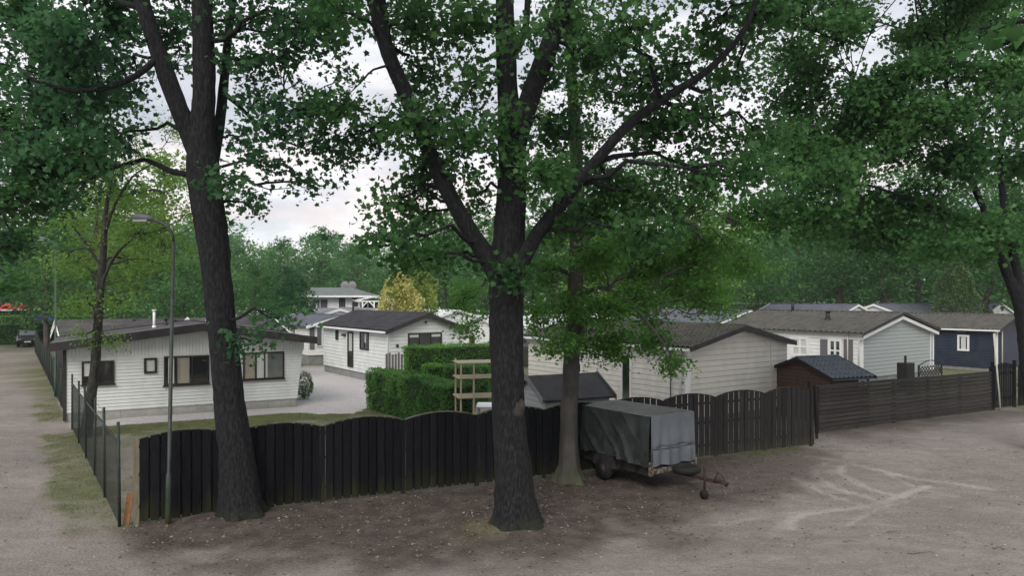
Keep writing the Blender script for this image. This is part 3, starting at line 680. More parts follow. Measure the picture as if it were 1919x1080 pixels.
# --- white chalet with the black tiled roof
h = House('chalet', 'white chalet with black tiled roof and three-part brown window above the clipped hedge', -6.36, 38.3, TH, 4.4, 9.0, 2.85, 3.62)
h.siding('white', pitch=.19, plinth=.38); h.roof('rooftile', 'tile', ov=.28, og=.3, fas='fascia', fh=.22, gut='white_flat', period=.3)
h.corner('white_flat')
h.wpx('front', 764, 624, 827, 665, mull=(.33, .67), curtains=[cw(.0, .3, .85, 1), cw(.70, 1, .85, 1), cw(.05, .95, .0, .35, 'postgreen')], fw=.07)
h.wpx('left', 676, 623, 692, 656, fw=.07, mull=(.5,), curtains=[cw(.3, .6, .4, 1)])
h.wpx('left', 630.5, 619, 635, 637, fw=.06)
h.wpx('left', 653, 622, 663, 688, fw=.08, name='door', curtains=[cw(.1, .9, .45, 1)])
a_, z_ = h.loc(647, 628, 'left'); mb = MB(); h.boxon('left', a_ - .15, a_ + .15, z_ - .06, z_ + .06, .02, .18, mb); mb.build('wall_lamp', 'black', h.root)
a_, z_ = h.loc(797, 604, 'front'); mb = MB(); h.boxon('front', a_ - .04, a_ + .04, z_ - .06, z_ + .06, .02, .12, mb); mb.build('wall_lamp', 'black', h.root)
a_, z_ = h.loc(744, 648, 'front'); mb = MB(); h.boxon('front', a_ - .06, a_ + .06, z_ - .08, z_ + .06, .02, .07, mb); mb.build('wall_ornament', 'black', h.root)
h.downpipe(-.05, -.05, top=2.9); h.downpipe(4.46, -.04, top=2.9)

# --- grey roofed chalet behind it
h = House('chalet', 'white chalet with grey roof and white criss-cross curtains, left of the black tiled roof', -13.6, 50, TH, 4.6, 8.5, 2.6, 3.2)
h.siding('white_flat', pitch=.2, plinth=.6); h.roof('roofblue', 'seam', ov=.3, og=.3, fas='white_flat', fh=.2, period=.4)
for x0, x1 in ((508, 516), (524, 536), (541, 553)):
    h.wpx('left', x0, 611, x1, 628, fm='shutter', fw=.12, curtains=[cw(.1, .9)])
h.wpx('front', 592, 612, 604, 650, fm='white_flat', fw=.06, curtains=[cw(0, 1, 0, 1, 'shutter')])
a0, z0 = h.loc(580, 655, 'front'); a1, z1 = h.loc(589, 612, 'front'); mb = MB(); h.boxon('front', max(a0, .05), a1, z0, z1, .02, .06, mb); mb.build('shutter', 'shutter', h.root)

# --- cream chalet behind the fence
h = House('chalet', 'cream boarded chalet with brown tiled roof close behind the scalloped fence', 6.2, 26.3, TH, 5.7, 9.5, 2.78, 3.42)
h.siding('cream', pitch=.2, plinth=.25); h.roof('roofmoss', 'tile', ov=.22, og=.28, fas='fascia', fh=.18, gut='white_flat', period=.22)
mb = MB(); mb.box((-.03, -.03, .25), (.11, 0, 2.78)); mb.box((-.03, 0, .25), (0, .11, 2.78)); mb.build('corner_trim', 'white_flat', h.root)
MB().box((4.65, -.034, .25), (4.70, 0, 3.0)).build('joint_strip', 'cream', h.root)
a0, z0 = h.loc(1166, 745, 'left'); a1, z1 = h.loc(1184, 668, 'left')
h.window('left', a1, a0, .3, 2.35, fm='white_flat', fw=.05, back='postgreen', name='door', curtains=[cw(.25, .75, .2, .8, 'hedge_in')])
h.wpx('left', 1075, 680, 1092, 700, fm='white_flat')
h.downpipe(-.08, .3, 'white_flat'); h.downpipe(-.08, .75, 'shutter', .022)
mb = MB(); mb.box((-.2, .35, 2.35), (-.03, .43, 2.45)); mb.build('wall_lamp', 'white_flat', h.root)

# --- long white chalet with the sage gable, and the one it joins
h = House('chalet', 'long chalet with mossy brown roof, sage green gable and white side with grey shutters', 18.4, 39.3, TH, 7.5, 9.0, 2.68, 3.62)
h.siding('sage', ('front',), pitch=.2, plinth=.25, label='sage green boarded gable'); h.siding('white_flat', ('left', 'right', 'back'), pitch=.2, plinth=.25, core=False)
h.roof('roofmoss', 'corr', ov=.3, og=.3, fas='fascia', fh=.14, period=.33, gut=None)
mb = MB()
for side in (-1, 1):
    x1 = 3.75 + side * 4.0; z1 = 3.62 - 4.0 * .2507
    mb.add([(3.75, -.24, 3.5), (x1, -.24, z1 - .1), (x1, -.24, z1 - .28), (3.75, -.24, 3.32)], [(0, 1, 2, 3)]); mb.add([(3.75, -.24, 3.32), (x1, -.24, z1 - .28), (x1, 0, z1 - .28), (3.75, 0, 3.32)], [(0, 1, 2, 3)])
mb.build('barge_board', 'white_flat', h.root)
h.corner('white_flat', .12, (0, 1))
h.downpipe(-.07, .12); h.downpipe(-.07, .75)
h.wpx('left', 1483, 631, 1517, 669, fm='white_flat', fw=.16, mull=(.5,), hbar=(.5,), curtains=[cw(0, 1, 0, 1)])
h.wpx('left', 1553, 635, 1579, 680, fm='white_flat', fw=.14, mull=(.5,), hbar=(.5,))
for x0, x1 in ((1538, 1551), (1582, 1599)):
    a0, zt = h.loc(x0, 636, 'left'); a1, zb = h.loc(x1, 694, 'left'); mb = MB(); h.boxon('left', a1, a0, zb, zt, .02, .06, mb)
    mb.build('shutter', 'shutter', h.root)
h.window('front', 7.15, 7.5, .3, 2.45, fm='white_flat', fw=.05, back='shutter', name='door')
h.pipe('flue', 3.6, 6.6, .75, .09); h.pipe('vent', 2.0, 3.2, .5, .12)
hb = House('chalet', 'long chalet with blue-grey roof joined behind the mossy brown roof', 18.4 - .572 * 9.9, 39.3 + .82 * 9.9, TH, 7.5, 9.5, 2.62, 3.55)
hb.siding('white_flat', pitch=.2, plinth=.25); hb.roof('roofblue', 'seam', ov=.3, og=.05, fas='white_flat', period=.9)

# --- navy chalet
h = House('chalet', 'navy blue boarded chalet with small white window at the right, beyond the slat fence', 29.2, 45, TH, 4.6, 9, 2.6, 3.36)
h.siding('navy', pitch=.17, plinth=.2); h.roof('roofmoss', 'corr', ov=.25, og=.3, fas='fascia', period=.28, gut='white_flat')
h.wpx('left', 1795, 628, 1817, 658, fm='white_flat', fw=.11, curtains=[cw(.2, .8)])
a0, zt = h.loc(1818.5, 630, 'left'); a1, zb = h.loc(1833, 658, 'left'); mb = MB(); h.boxon('left', a1, a0, zb, zt, .02, .05, mb); mb.build('shutter', 'navy', h.root)
a0, zt = h.loc(1801, 622, 'left'); mb = MB(); h.boxon('left', a0 - .3, a0 + .3, zt - .05, zt + .05, .02, .05, mb); mb.build('name_plate', 'oldpost', h.root)
h.corner('white_flat', .1, (0,)); h.downpipe(-.1, .05, 'cream', .05); h.downpipe(.5, -.1, 'cream', .04)

# --- far chalets: (label, left pixel, depth, kind, ...)
FAR = [
 ('white chalet with pale roof and a lit wall lamp, half hidden behind the middle tree', -3.4, 50, TH - math.pi/2, 5, 10, 2.6, 3.3, 'white_flat', 'roofpale'),
 ('white chalet seen between the two right trunks, behind the cream chalet', 2.0, 61, TH - math.pi/2, 5, 12, 2.6, 3.2, 'white_flat', 'roofblue'),
 ('pale roofed chalet far right of the golden conifer', -7.0, 66, TH, 5, 9, 2.6, 3.3, 'white_flat', 'roofpale'),
 ('chalet with twin white-edged gables in front of the green roofed house, left one', -17.2, 64, TH, 5, 8, 2.7, 3.4, 'white_flat', 'roofgrey'),
 ('grey roofed chalet with white gable edge in front of the green roofed house, right one', -13.5, 62, TH, 5, 8, 2.7, 3.45, 'white_flat', 'roofgrey'),
 ('low pale roofed chalet left of the green roofed house', -24.5, 66, TH - math.pi/2, 5, 9, 2.5, 3.3, 'white_flat', 'roofpale'),
 ('white chalet with long flat pale roof beyond the blue-grey roof', 13.0, 66, TH - math.pi/2, 4, 12, 2.7, 3.0, 'white_flat', 'roofpale'),
 ('dark roofed chalet in the far row above the long blue-grey roof', 20, 80, TH - math.pi/2, 6, 12, 2.7, 3.6, 'cream', 'roofbrown'),
 ('white gabled chalet behind the mossy roof ridge', 28.5, 66, TH, 7, 9, 2.6, 3.75, 'white_flat', 'roofblue'),
 ('long dark blue roofed chalet left of the columnar evergreen', 33, 74, TH - math.pi/2, 6, 10, 2.7, 3.75, 'white_flat', 'roofblue'),
 ('flat white roofed chalet behind the navy chalet roof', 30, 60, TH - math.pi/2, 4, 6, 2.75, 3.0, 'white_flat', 'roofpale'),
 ('flat white roofed chalet right of the columnar evergreen', 37.5, 61, TH - math.pi/2, 4, 9, 2.85, 3.1, 'white_flat', 'roofpale'),
 ('white chalet with grey gable roof at the far right edge of the site', 47, 74, TH, 6, 8, 2.8, 3.8, 'white_flat', 'roofblue'),
 ('low chalet with brown roof far behind the long blue-grey roof', 24.5, 92, TH - math.pi/2, 6, 10, 2.8, 3.7, 'white_flat', 'roofgrey'),
]
for i, f_ in enumerate(FAR):
    h = simple_house('chalet', f_[0], *f_[1:], kind='flat' if f_[9] == 'roofpale' else 'seam', fas='white_flat', fh=.2,
        wins=[('front', 1.0, 1.9, 1.1, 2.1, dict(fm='white_flat'))] + ([('right', 2.0, 3.6, 1.0, 2.1, dict(fm='white_flat', mull=(.5,)))] if i != 0 else [('right', .7, 2.2, .2, 2.2, dict(fm='brownframe', mull=(.5,))), ('right', 5, 6.6, 1, 2.1, dict(fm='brownframe'))]))
    if i == 0:
        MB().tube([(5.12, 2.9, 1.95), (5.12, 2.9, 2.13)], [.09, .09], 12).build('wall_lamp', 'lit', h.root)
    if i in (3, 4, 5, 7, 9, 12): h.pipe('flue', 1.6, 3, .7, .09, 'alu' if i % 2 else 'black')

# --- green roofed two storey house with raised pergola
x0, x1, Y = -19.6, -14.7, 72
g = thing('house', 'two-storey white house with grey-green hipped roof in front of the wood', 'house', (x0, Y, 0), .05)
wd = 4.9
mb = MB(); z = 0
while z < 4.5: mb.add([(0, -.02, z), (wd, -.02, z), (wd, -.005, z + .22), (0, -.005, z + .22), (0, 0, z), (wd, 0, z)], [(0,1,2,3),(4,5,1,0)]); z += .22
mb.box((0, 0, 0), (wd, 5.5, 4.6)); mb.build('wall', 'white_flat', g)
mb = MB(); e0 = -1.0; r0 = 5.45; ez = 4.62
mb.add([(e0, -.8, ez), (wd + 1.2, -.8, ez), (wd + 1.2, 6, ez), (e0, 6, ez), (e0 + .6, 2.6, r0), (wd - 1.2, 2.6, r0)], [(0,1,5,4),(1,2,5),(2,3,4,5),(3,0,4),(3,2,1,0)])
mb.build('roof', 'roofgreen', g); MB().box((e0 - .02, -.84, ez - .14), (wd + 1.24, -.80, ez + .02)).build('fascia', 'white_flat', g)
MB().box((-.6, -1.4, 3.0), (wd + .5, 0, 3.15)).build('balcony', 'fascia', g)
for (a, b, c, d) in ((.3, 1.9, 3.35, 4.35), (2.9, 3.5, 3.45, 4.4), (4.2, 4.7, 3.6, 4.4)):
    f = MB(); fw = .08
    for q in ((a, b, c, c + fw), (a, b, d - fw, d), (a, a + fw, c + fw, d - fw), (b - fw, b, c + fw, d - fw), ((a+b)/2-.03, (a+b)/2+.03, c+fw, d-fw)): f.box((q[0], -.08, q[2]), (q[1], 0, q[3]))
    o = f.build('window', 'brownframe' if a > 2 else 'white_flat', g); MB().box((a + fw, -.035, c + fw), (b - fw, -.02, d - fw)).build('pane', 'roofblue', o)
MB().box((-.1, -.07, 0), (1.2, -.03, 2.95)).build('garage_door', 'brownframe', g)
for k, xx in enumerate((-17.9, -17.1)):
    t = thing('satellite_dish', ['left', 'right'][k] + ' satellite dish of the pair behind the grey-green roof', 'satellite dish', (xx, 80, 0), 0, 'satellite dishes by the green roofed house')
    mb = MB(); rr = np.linspace(0, .45, 5); th = np.linspace(0, 2 * math.pi, 16, endpoint=False)
    vs = [(r * math.cos(q), r * r * .5 - .1, 5.75 + r * math.sin(q)) for r in rr for q in th]; mb.add(vs, [(i*16+j, i*16+(j+1) % 16, (i+1)*16+(j+1) % 16, (i+1)*16+j) for i in range(4) for j in range(16)], 0, True)
    mb.build('dish', 'roofgrey', t); MB().tube([(0, .05, 0), (0, .05, 5.75)], [.03, .03], 6).build('mast', 'alu', t)
t = thing('pergola', 'white gabled timber pergola on posts right of the green roofed house', 'pergola', (-14.2, 71, 0), 0)
mb = MB()
for xx in (0, 1.1, 2.4):
    for yy in (-.06, 2.5): MB().box((xx - .06, yy, 0), (xx + .06, yy + .1, 4.15)).build('post', 'white_flat', t)
mb.bar((.0, 0, 3.6), (.5, 0, 4.1), .09, .09); mb.build('brace', 'white_flat', t); MB().bar((1.1, 0, 3.6), (.6, 0, 4.1), .09, .09).build('brace', 'white_flat', t)
mb = MB()
for y in (0, 2.5):
    mb.bar((-.9, y, 4.1), (1.1, y, 4.55), .08, .14); mb.bar((1.1, y, 4.55), (3.1, y, 4.1), .08, .14); mb.bar((-.9, y, 4.1), (3.1, y, 4.1), .08, .10)
for xx in np.linspace(-.9, 3.1, 9): mb.bar((xx, -.2, 4.55 - abs(xx - 1.1) * .225 + .1), (xx, 2.7, 4.55 - abs(xx - 1.1) * .225 + .1), .05, .06)
mb.build('rafters', 'white_flat', t); MB().box((-.8, -.2, 2.95), (3.0, 3, 3.1)).build('deck', 'fascia', t); MB().box((-.8, 2.7, 3.1), (3.0, 2.8, 3.9)).build('screen', 'brownframe', t)

# ------------------------------------------------------------------ sheds
def shed(name, label, x, y, a, W, Ln, zE, zR, wall, roof, kind, fas='fascia', board=True, **kw):
    h = House(name, label, x, y, a, W, Ln, zE, zR, cat='shed')
    h.siding(wall, pitch=.14, plinth=0.0); h.roof(roof, kind, ov=kw.get('ov', .15), og=kw.get('og', .15), fas=fas, fh=kw.get('fh', .1), period=kw.get('period', .2), course=.35); return h
aF = math.atan2(QD[1], QD[0])
# local x points toward the camera-right (-QN), local y along the fence
h = shed('shed', 'small grey shed with black felt roof behind the fence between the two trunks', .55 - .9 * .43, 20.9 + .9 * .9, aF - math.pi/2, 1.75, 2.0, 1.82, 2.32, 'shedgrey', 'rooftile', 'flat', fas='roofgrey', fh=.16)
sx, sy = 9.95, 28.4
aS = math.radians(22)
h = shed('shed', 'brown timber shed with dark metal tile roof behind the slat fence', sx + .25, sy + 1.15, aS - math.pi/2, 3.2, 1.75, 1.66, 2.22, 'brownwood', 'roofblue', 'tile', fas='weathered', fh=.12, ov=.2, period=.19)
h.roofo.data.materials[0] = mat('slate_metal_tiles', (.045, .058, .075), .4, (.07, .085, .105), 3)
h.window('right', 1.2, 1.55, 1.3, 1.58, fm='white_flat', fw=.05)

# ------------------------------------------------------------------ fences
# scalloped picket fence: ten arched panels
fence = thing('wooden_fence', 'long dark scalloped-top board fence running across behind the big trees', 'fence', (Q0[0], Q0[1], 0), aF)
PW = QL / 10
for k in range(10):
    mt = 'tarred' if k < 6 else 'weathered'; mb = MB(); nb = 9; pitch = (PW - .09) / nb; x0 = k * PW + .09
    ti = RNG.normal(0, .006); amp = .135
    top = lambda x: 1.70 + amp * math.sin(min(max((x - x0) / (PW - .09), 0), 1) * math.pi) ** .8 + ti * (x - x0)
    gap = .034 if k >= 5 else .030
    for b in range(nb):
        a = x0 + b * pitch + gap / 2; c = a + pitch - gap; t = RNG.normal(0, .002); y = RNG.normal(0, .003); zb = .05 + RNG.normal(0, .006)
        mb.add([(a, y, zb), (c, y, zb), (c + t, y, top(c)), ((a+c)/2 + t, y - .003, top((a + c) / 2)), (a + t, y, top(a)), (a, y + .018, zb), (c, y + .018, zb), (c + t, y + .018, top(c)), ((a+c)/2+t, y + .018, top((a + c) / 2)), (a + t, y + .018, top(a))],
               [(0,1,2,3,4),(9,8,7,6,5),(0,4,9,5),(1,6,7,2),(4,3,8,9),(3,2,7,8),(0,5,6,1)])
        if k < 6 or b in (0, nb - 1, nb // 2):      # boards on the far side close the gaps
            a2 = a + pitch * .5; c2 = min(a2 + pitch - .03, x0 + PW - .1); mb.box((a2 + .01, .062, .08), (c2, .08, min(top(a2), top(c2)) - .015))
    for z in (.35, 1.0, 1.55): mb.box((x0, .02, z - .03), (x0 + PW - .1, .06, z + .03))
    mb.build('panel', mt, fence)
    mb = MB(); xs = np.linspace(x0, x0 + PW - .09, 14)
    for a, b in zip(xs[:-1], xs[1:]): mb.bar((a, .03, top(a) + .012), (b, .03, top(b) + .012), .075, .022)
    mb.build('cap_rail', 'cap' if k < 6 else 'weathered', fence)
    MB().box((k * PW - .005, .0, -.1), (k * PW + .095, .05, 1.705)).build('post', 'oldpost' if k == 0 else mt, fence)
MB().box((QL + .02, -.01, -.1), (QL + .11, .08, 1.7)).build('post', 'weathered', fence)
# leaning dark posts in the gap
for i, (px, py, ph) in enumerate(((1524, 832, 1.95), (1531, 822, 1.7))):
    x, y = gp(px, py); o = MB().bar((0, 0, -.1), (-.12 + .05 * i, .05, ph), .09, .07).build('fence_post', 'tarred')
    o.location = (x, y, 0); tag(o, ['nearer, taller', 'farther, shorter'][i] + ' leaning dark post in the gap between the two wooden fences', 'post', 'posts in the fence gap')
# horizontal slat fence
a0 = np.array(gp(1533, 812)); a1 = np.array(gp(1857, 770)); aH = math.atan2(a1[1] - a0[1], a1[0] - a0[0]); LH = np.linalg.norm(a1 - a0)
sf = thing('slat_fence', 'dark brown fence of wide horizontal boards along the bare earth on the right', 'fence', (a0[0], a0[1], 0), aH)
npn = 5
for k in range(npn):
    x0, x1 = k * LH / npn, (k + 1) * LH / npn; mb = MB(); dz = RNG.normal(0, .008)
    for j in range(11):
        z = .05 + j * .142 + dz; s_ = RNG.normal(0, .002)
        mb.add([(x0 + .003, -.050, z), (x1 - .003, -.050, z + s_), (x1 - .003, -.008, z + .121 + s_), (x0 + .003, -.008, z + .121), (x0 + .003, .01, z), (x1 - .003, .01, z + s_), (x1-.003, .012, z+.121+s_), (x0+.003, .012, z+.121)],
               [(0,1,2,3),(4,5,1,0),(3,2,6,7),(5,4,7,6),(0,3,7,4),(1,5,6,2)])
    mb.build('panel', 'slats', sf); MB().box((x0 - .04, .014, -.1), (x0 + .05, .1, 1.58)).build('post', 'slats', sf)
MB().box((LH - .02, -.03, -.1), (LH + .08, .07, 1.75)).build('post', 'tarred', sf)
gt = thing('gate', 'black picket gate at the right end of the slat fence', 'gate', (*(a1 + np.array((math.cos(aH), math.sin(aH))) * .25), 0), aH)
mb = MB()
for j in range(9): mb.box((j * .16, 0, .08), (j * .16 + .11, .02, 1.78 + .1 * math.sin(j / 8 * math.pi)))
mb.build('pickets', 'tarred', gt); mb = MB(); mb.box((0, .022, .4), (1.4, .06, .48)); mb.box((0, .022, 1.4), (1.4, .06, 1.48)); mb.build('rail', 'tarred', gt)
for xx in (-.12, 1.45): MB().box((xx, -.02, -.1), (xx + .1, .08, 1.95)).build('post', 'tarred', gt)
p_ = a1 + np.array((math.cos(aH), math.sin(aH))) * 2.0
bf = thing('board_fence', 'black board fence past the gate at the right edge', 'fence', (p_[0], p_[1], 0), aH)
mb = MB()
for j in range(30): mb.box((j * .15, 0, .05), (j * .15 + .135, .02, 1.72))
mb.build('panel', 'tarred', bf)
x, y = gp(1868, 770); o = MB().tube([(0, 0, .0), (-.13, 0, 1.5), (-.27, 0, 3.1)], [.032] * 3, 8).build('pale_pole', 'cream')
o.location = (x + .02, y - .2, 0); tag(o, 'thin cream pole leaning beside the black picket gate', 'pole')
# grey picket screen at the corner of the black roofed chalet
x, y = gp(725, 713); t = thing('picket_screen', 'short weathered grey picket screen between white chalet corner and clipped hedge', 'fence', (-6.3, 37.2, 0), .2)
mb = MB()
for j in range(7): mb.box((j * .15, 0, 0), (j * .15 + .11, .02, 1.72 + .05 * math.sin(j * 2)))
mb.build('pickets', mat('grey_pickets', (.085, .08, .078), .9, (.13, .125, .12), 5, (5, 5, .5)), t); MB().box((0, .021, .5), (1.0, .05, .58)).build('rail', 'shutter', t)
# planter + lattice behind the slat fence
x, y = gp(1705, 795, 0); t = thing('planter', 'black planter box with lattice behind the slat fence', 'planter', (18.6, 35.2, 0), aH)
MB().box((0, 0, 0), (.6, .5, 1.42)).build('box', 'black', t); MB().box((.22, .2, 1.42), (.3, .28, 1.75)).build('spout', 'black', t)
t = thing('lattice_panel', 'low arched black lattice panel against the sage gable', 'trellis', (19.3, 35.5, 0), aH)
mb = MB(); tp = lambda x: 1.25 + .25 * math.sin(x / 1.9 * math.pi)
for x in np.arange(-.6, 1.9, .22):
    for sgn in (1, -1):
        A = (max(x, 0), 1.0 if sgn > 0 else 1.0 + 0); xa = min(max(x, 0), 1.9); xb = min(max(x + .5, 0), 1.9)
        za, zb = (.75, 1.25) if sgn > 0 else (1.25, .75); mb.bar((xa, 0, min(za, tp(xa))), (xb, 0, min(zb, tp(xb))), .02, .035)
xs = np.linspace(0, 1.9, 9)
for a, b in zip(xs[:-1], xs[1:]): mb.bar((a, 0, tp(a)), (b, 0, tp(b)), .04, .04)
mb.box((0, -.02, .0), (.05, .02, 1.3)); mb.box((1.85, -.02, 0), (1.9, .02, 1.3)); mb.build('lattice', 'black', t)

# wire fences
def wirefence(label, start, posts, hts, zr, wr, pitch, arms=False):
    d = V; ang = math.atan2(d[1], d[0]); t = thing('wire_fence', label, 'fence', (start[0], start[1], 0), ang); Lg = posts[-1]
    for k, p in enumerate(posts):
        ln = RNG.normal(0, .03); hh = hts[k % len(hts)]
        MB().tube([(p, 0, -.1), (p + ln, RNG.normal(0, .02), hh)], [.032, .03], 8).build('post', 'postgreen', t)
    mb = MB(); H = zr; n = int((Lg + H) / pitch)
    for i in range(n + 1):
        x = i * pitch
        for sg in (0, 1):
            xa, xb = (x - H, x)
            za, zb = (0.03, H)
            if xa < 0: za += -xa; xa = 0
            if xb > Lg: zb -= xb - Lg; xb = Lg
            if zb - za < .02: continue
            if sg: xa2, xb2 = x - (za - .03), x - (zb - .03); xa2 = x - za + .03; P1 = (Lg - xa, 0, za); P2 = (Lg - xb, 0, zb)
            else: P1 = (xa, 0, za); P2 = (xb, 0, zb)
            mb.bar(P1, P2, wr, wr, up=(0, 1, 0))
    for z in (.05, zr * .5, zr): mb.bar((0, .01, z), (Lg, .01, z), wr * 1.5, wr * 1.5)
    mb.build('mesh', 'wire', t)
    return t
t = wirefence('green chain-link fence with top rail along the near verge of the lane', P0, [0, 2.7, 5.1, 7.6, 10.2, 13.2], [2.1, 2.05, 2.0, 2.05, 1.95, 1.9], 1.62, .003, .08)
MB().tube([(0, 0, 1.66), (13.2, 0, 1.55)], [.022, .022], 8).build('top_rail', 'postgreen', t)
mb = MB()
for z0, z1 in ((1.78, 1.74), (1.92, 1.86)): mb.tube([(2.7, 0, z0), (13.2, 0, z1)], [.004, .004], 4)
mb.build('strand', 'wire', t)
st = P0 + V * 16.6
t = wirefence('far chain-link fence lining the lane beyond the chalet entrance', st, list(np.arange(0, 42, 3.0)), [1.65, 1.6, 1.7], 1.5, .006, .10)
# boards behind the far fence
mb = MB(); sc = thing('garden_screen', 'brown garden screening boards behind the far chain-link fence', 'fence', (*(st + V * 8 + NR * .5), 0), math.atan2(V[1], V[0]))
for j in range(120): mb.box((j * .2, -.02, .02), (j * .2 + .18, 0, 1.5 + .08 * math.sin(j * 1.7)))
mb.build('boards', 'oldpost', sc)
# orange board leaning at fence start
x, y = gp(236, 985); o = MB().bar((0, 0, 0), (.06, .06, .62), .13, .02, up=(0, 1, 0)).build('plank', 'orange'); o.location = (x, y, 0); tag(o, 'short orange plank leaning upright between the wire fence and the dark fence', 'plank')

# ------------------------------------------------------------------ lamp posts
def lamp(label, x, y, hh, m, head='left', lean=(0, 0)):
    t = thing('street_lamp', label, 'street lamp', (x, y, 0), 0)
    MB().tube([(0, 0, -.1), (lean[0]*.15, 0, 1.0), (lean[0]*.155, 0, 1.02), (lean[0], 0, hh - .45)], [.062, .058, .04, .034], 12).build('pole', m, t)
    th = np.linspace(0, math.radians(80), 8); r = .42
    MB().tube([(lean[0] - r + r * math.cos(q), 0, hh - .45 + r * math.sin(q)) for q in th] + [(lean[0] - r - .1, 0, hh + .0)], .028, 8).build('arm', m, t)
    P = [(lean[0] - r + .02, 0, hh - .0), (lean[0] - r - .12, 0, hh + .03), (lean[0] - r - .3, 0, hh + .05), (lean[0] - r - .42, 0, hh + .05)]
    hd = MB().tube(P, [.035, .065, .07, .03], 12).build('lamp_head', 'grey_plastic', t); MB().box((lean[0] - r - .38, -.05, hh - .05), (lean[0] - r - .1, .05, hh - .01)).build('lens', 'lens', hd)
    return t
x, y = gp(315, 983); lamp('slim dark street lamp in front of the fence, left of the leaning tree', x, y, 6.15, 'lamppole', lean=(.11, 0))
lamp('green lamp post beside the far lane fence, behind the white chalet roof', -20.9, 34.2, 7.2, 'lampgreen')

# ------------------------------------------------------------------ hedges
def hedge(name, label, p, q, wd, hh, lm_, n, size=.05, cat='hedge', rough=.09):
    p = np.array(p, float); q = np.array(q, float); Lg = np.linalg.norm(q - p); a = math.atan2(*(q - p)[::-1])
    t = thing(name, label, cat, (p[0], p[1], 0), a)
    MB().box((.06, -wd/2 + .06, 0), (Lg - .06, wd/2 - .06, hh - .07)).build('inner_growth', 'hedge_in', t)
    A = [Lg * wd, Lg * hh, Lg * hh, wd * hh, wd * hh]; tot = sum(A); out = []
    for k, ar in enumerate(A):
        m = int(n * ar / tot); u = RNG.random(m); v = RNG.random(m); j = RNG.normal(0, .03, m)
        bump_ = fbm(u * Lg * 2 + k * 9, v * hh * 2, 1.1, 3, 5 + k) * rough * 2.4 + j
        if k == 0: P = np.c_[u * Lg, (v - .5) * wd, hh + bump_]
        elif k < 3: P = np.c_[u * Lg, (-wd/2 - bump_) if k == 1 else (wd/2 + bump_), v * hh]
        else: P = np.c_[(-bump_ if k == 3 else Lg + bump_), (u - .5) * wd, v * hh]
        out.append(P)
    np_mesh('foliage', leaves(np.concatenate(out), size, KITE, .9), 4, lm_, t)
    return t
hedge('hedge', 'large clipped dark green hedge in front, running back along the gravel driveway', (-1.75, 25.4), (-5.5, 30.9), 1.1, 1.55, 'hedge_dark', 26000, .07)
hedge('hedge', 'tall bright green square-cut hedge below the three-part window', (-4.85, 34.2), (-.6, 35.6), 1.2, 2.28, 'hedge', 22000, .06)
hedge('hedge', 'small boxy green hedge in front of the tall square-cut hedge', (-3.8, 32.2), (-3.05, 32.5), .9, 1.6, 'hedge', 6000, .06)
hedge('hedge', 'brownish low hedge between the small boxy hedge and the timber rack', (-2.9, 31.9), (-1.1, 32.5), .9, 1.62, 'hedge_dark', 9000, .06)
hedge('hedge', 'dark hedge closing the far end of the lane behind the parked car', (-52, 70), (-42, 72.5), 1.2, 1.9, 'hedge_dark', 7000, .16)
def bush(name, label, c, r, lm_, n, size=.06, cat='bush'):
    t = thing(name, label, cat, (c[0], c[1], 0)); d = RNG.normal(0, 1, (n, 3)); d /= np.linalg.norm(d, axis=1)[:, None]
    P = d * np.array(r) * RNG.uniform(.72, 1.04, (n, 1)); P[:, 2] += r[2] * .95; P = P[P[:, 2] > 0]
    P += (np.sin(P * 5 + r[0]) * .06)
    np_mesh('foliage', leaves(P, size, KITE, .9), 4, lm_, t)
    mb = MB()
    for k in range(6): mb.tube(*wob((0, 0, 0), (d[k][0] * r[0] * .6, d[k][1] * r[1] * .6, r[2] * 1.2), .02, .006, 4), 5)
    mb.build('stem', 'bark_far', t); return t
bush('bush', 'round dark shrub behind the right corner of the white lane chalet', (-9.3, 33.4), (.35, .35, .62), 'hedge_dark', 2600)
bush('bush', 'yellow-green shrub just past the black picket gate', (22.4, 31.8), (.8, .6, .95), 'birch', 2500, .07)

# timber rack by the hedge
t = thing('timber_rack', 'pale timber frame with sloping shelves between hedge and middle tree', 'rack', (-1.66, 24.0, 0), .25)
mb = MB()
for xx, yy in ((0, 0), (.42, 0), (0, 1.0), (1.3, 0), (1.3, 1.0)): MB().box((xx, yy, 0), (xx + .05, yy + .05, 2.42 if yy == 0 else 2.52)).build('post', 'timber', t)
for z in (1.3, 1.93, 2.42):
    mb = MB()
    for yy in np.arange(-.05, 1.05, .22): mb.box((-.08, yy, z), (1.45, yy + .16, z + .03))
    mb.build('shelf', 'timber', t)
mb = MB(); mb.bar((0, -.02, .4), (1.3, -.02, .8), .03, .07); mb.build('brace', 'rust', t)
o = MB().box((0, 0, 0), (1.6, 1.2, .04)).build('paving_slab', 'concrete'); o.location = (-1.5, 27.2, .62); 
t = thing('garden_table', 'low pale garden table behind the timber rack', 'table', (-1.25, 25.9, 0)); o.parent = t; o.location = (0, 0, .7); o.name = 'table_top'; o.data.materials[0] = M['white_flat']
for a, b in ((.05, .05), (1.5, .05), (.05, 1.1), (1.5, 1.1)): MB().box((a, b, 0), (a + .05, b + .05, .7)).build('leg', 'white_flat', t)

# ------------------------------------------------------------------ trailer under a tarpaulin
tr_a = math.atan2(.56, .83); t = thing('trailer', 'small box trailer under a worn grey tarpaulin, parked against the fence', 'trailer', (3.24, 17.4, 0), tr_a)
TW, TL, z0, z1 = 1.42, 2.5, .62, 1.80
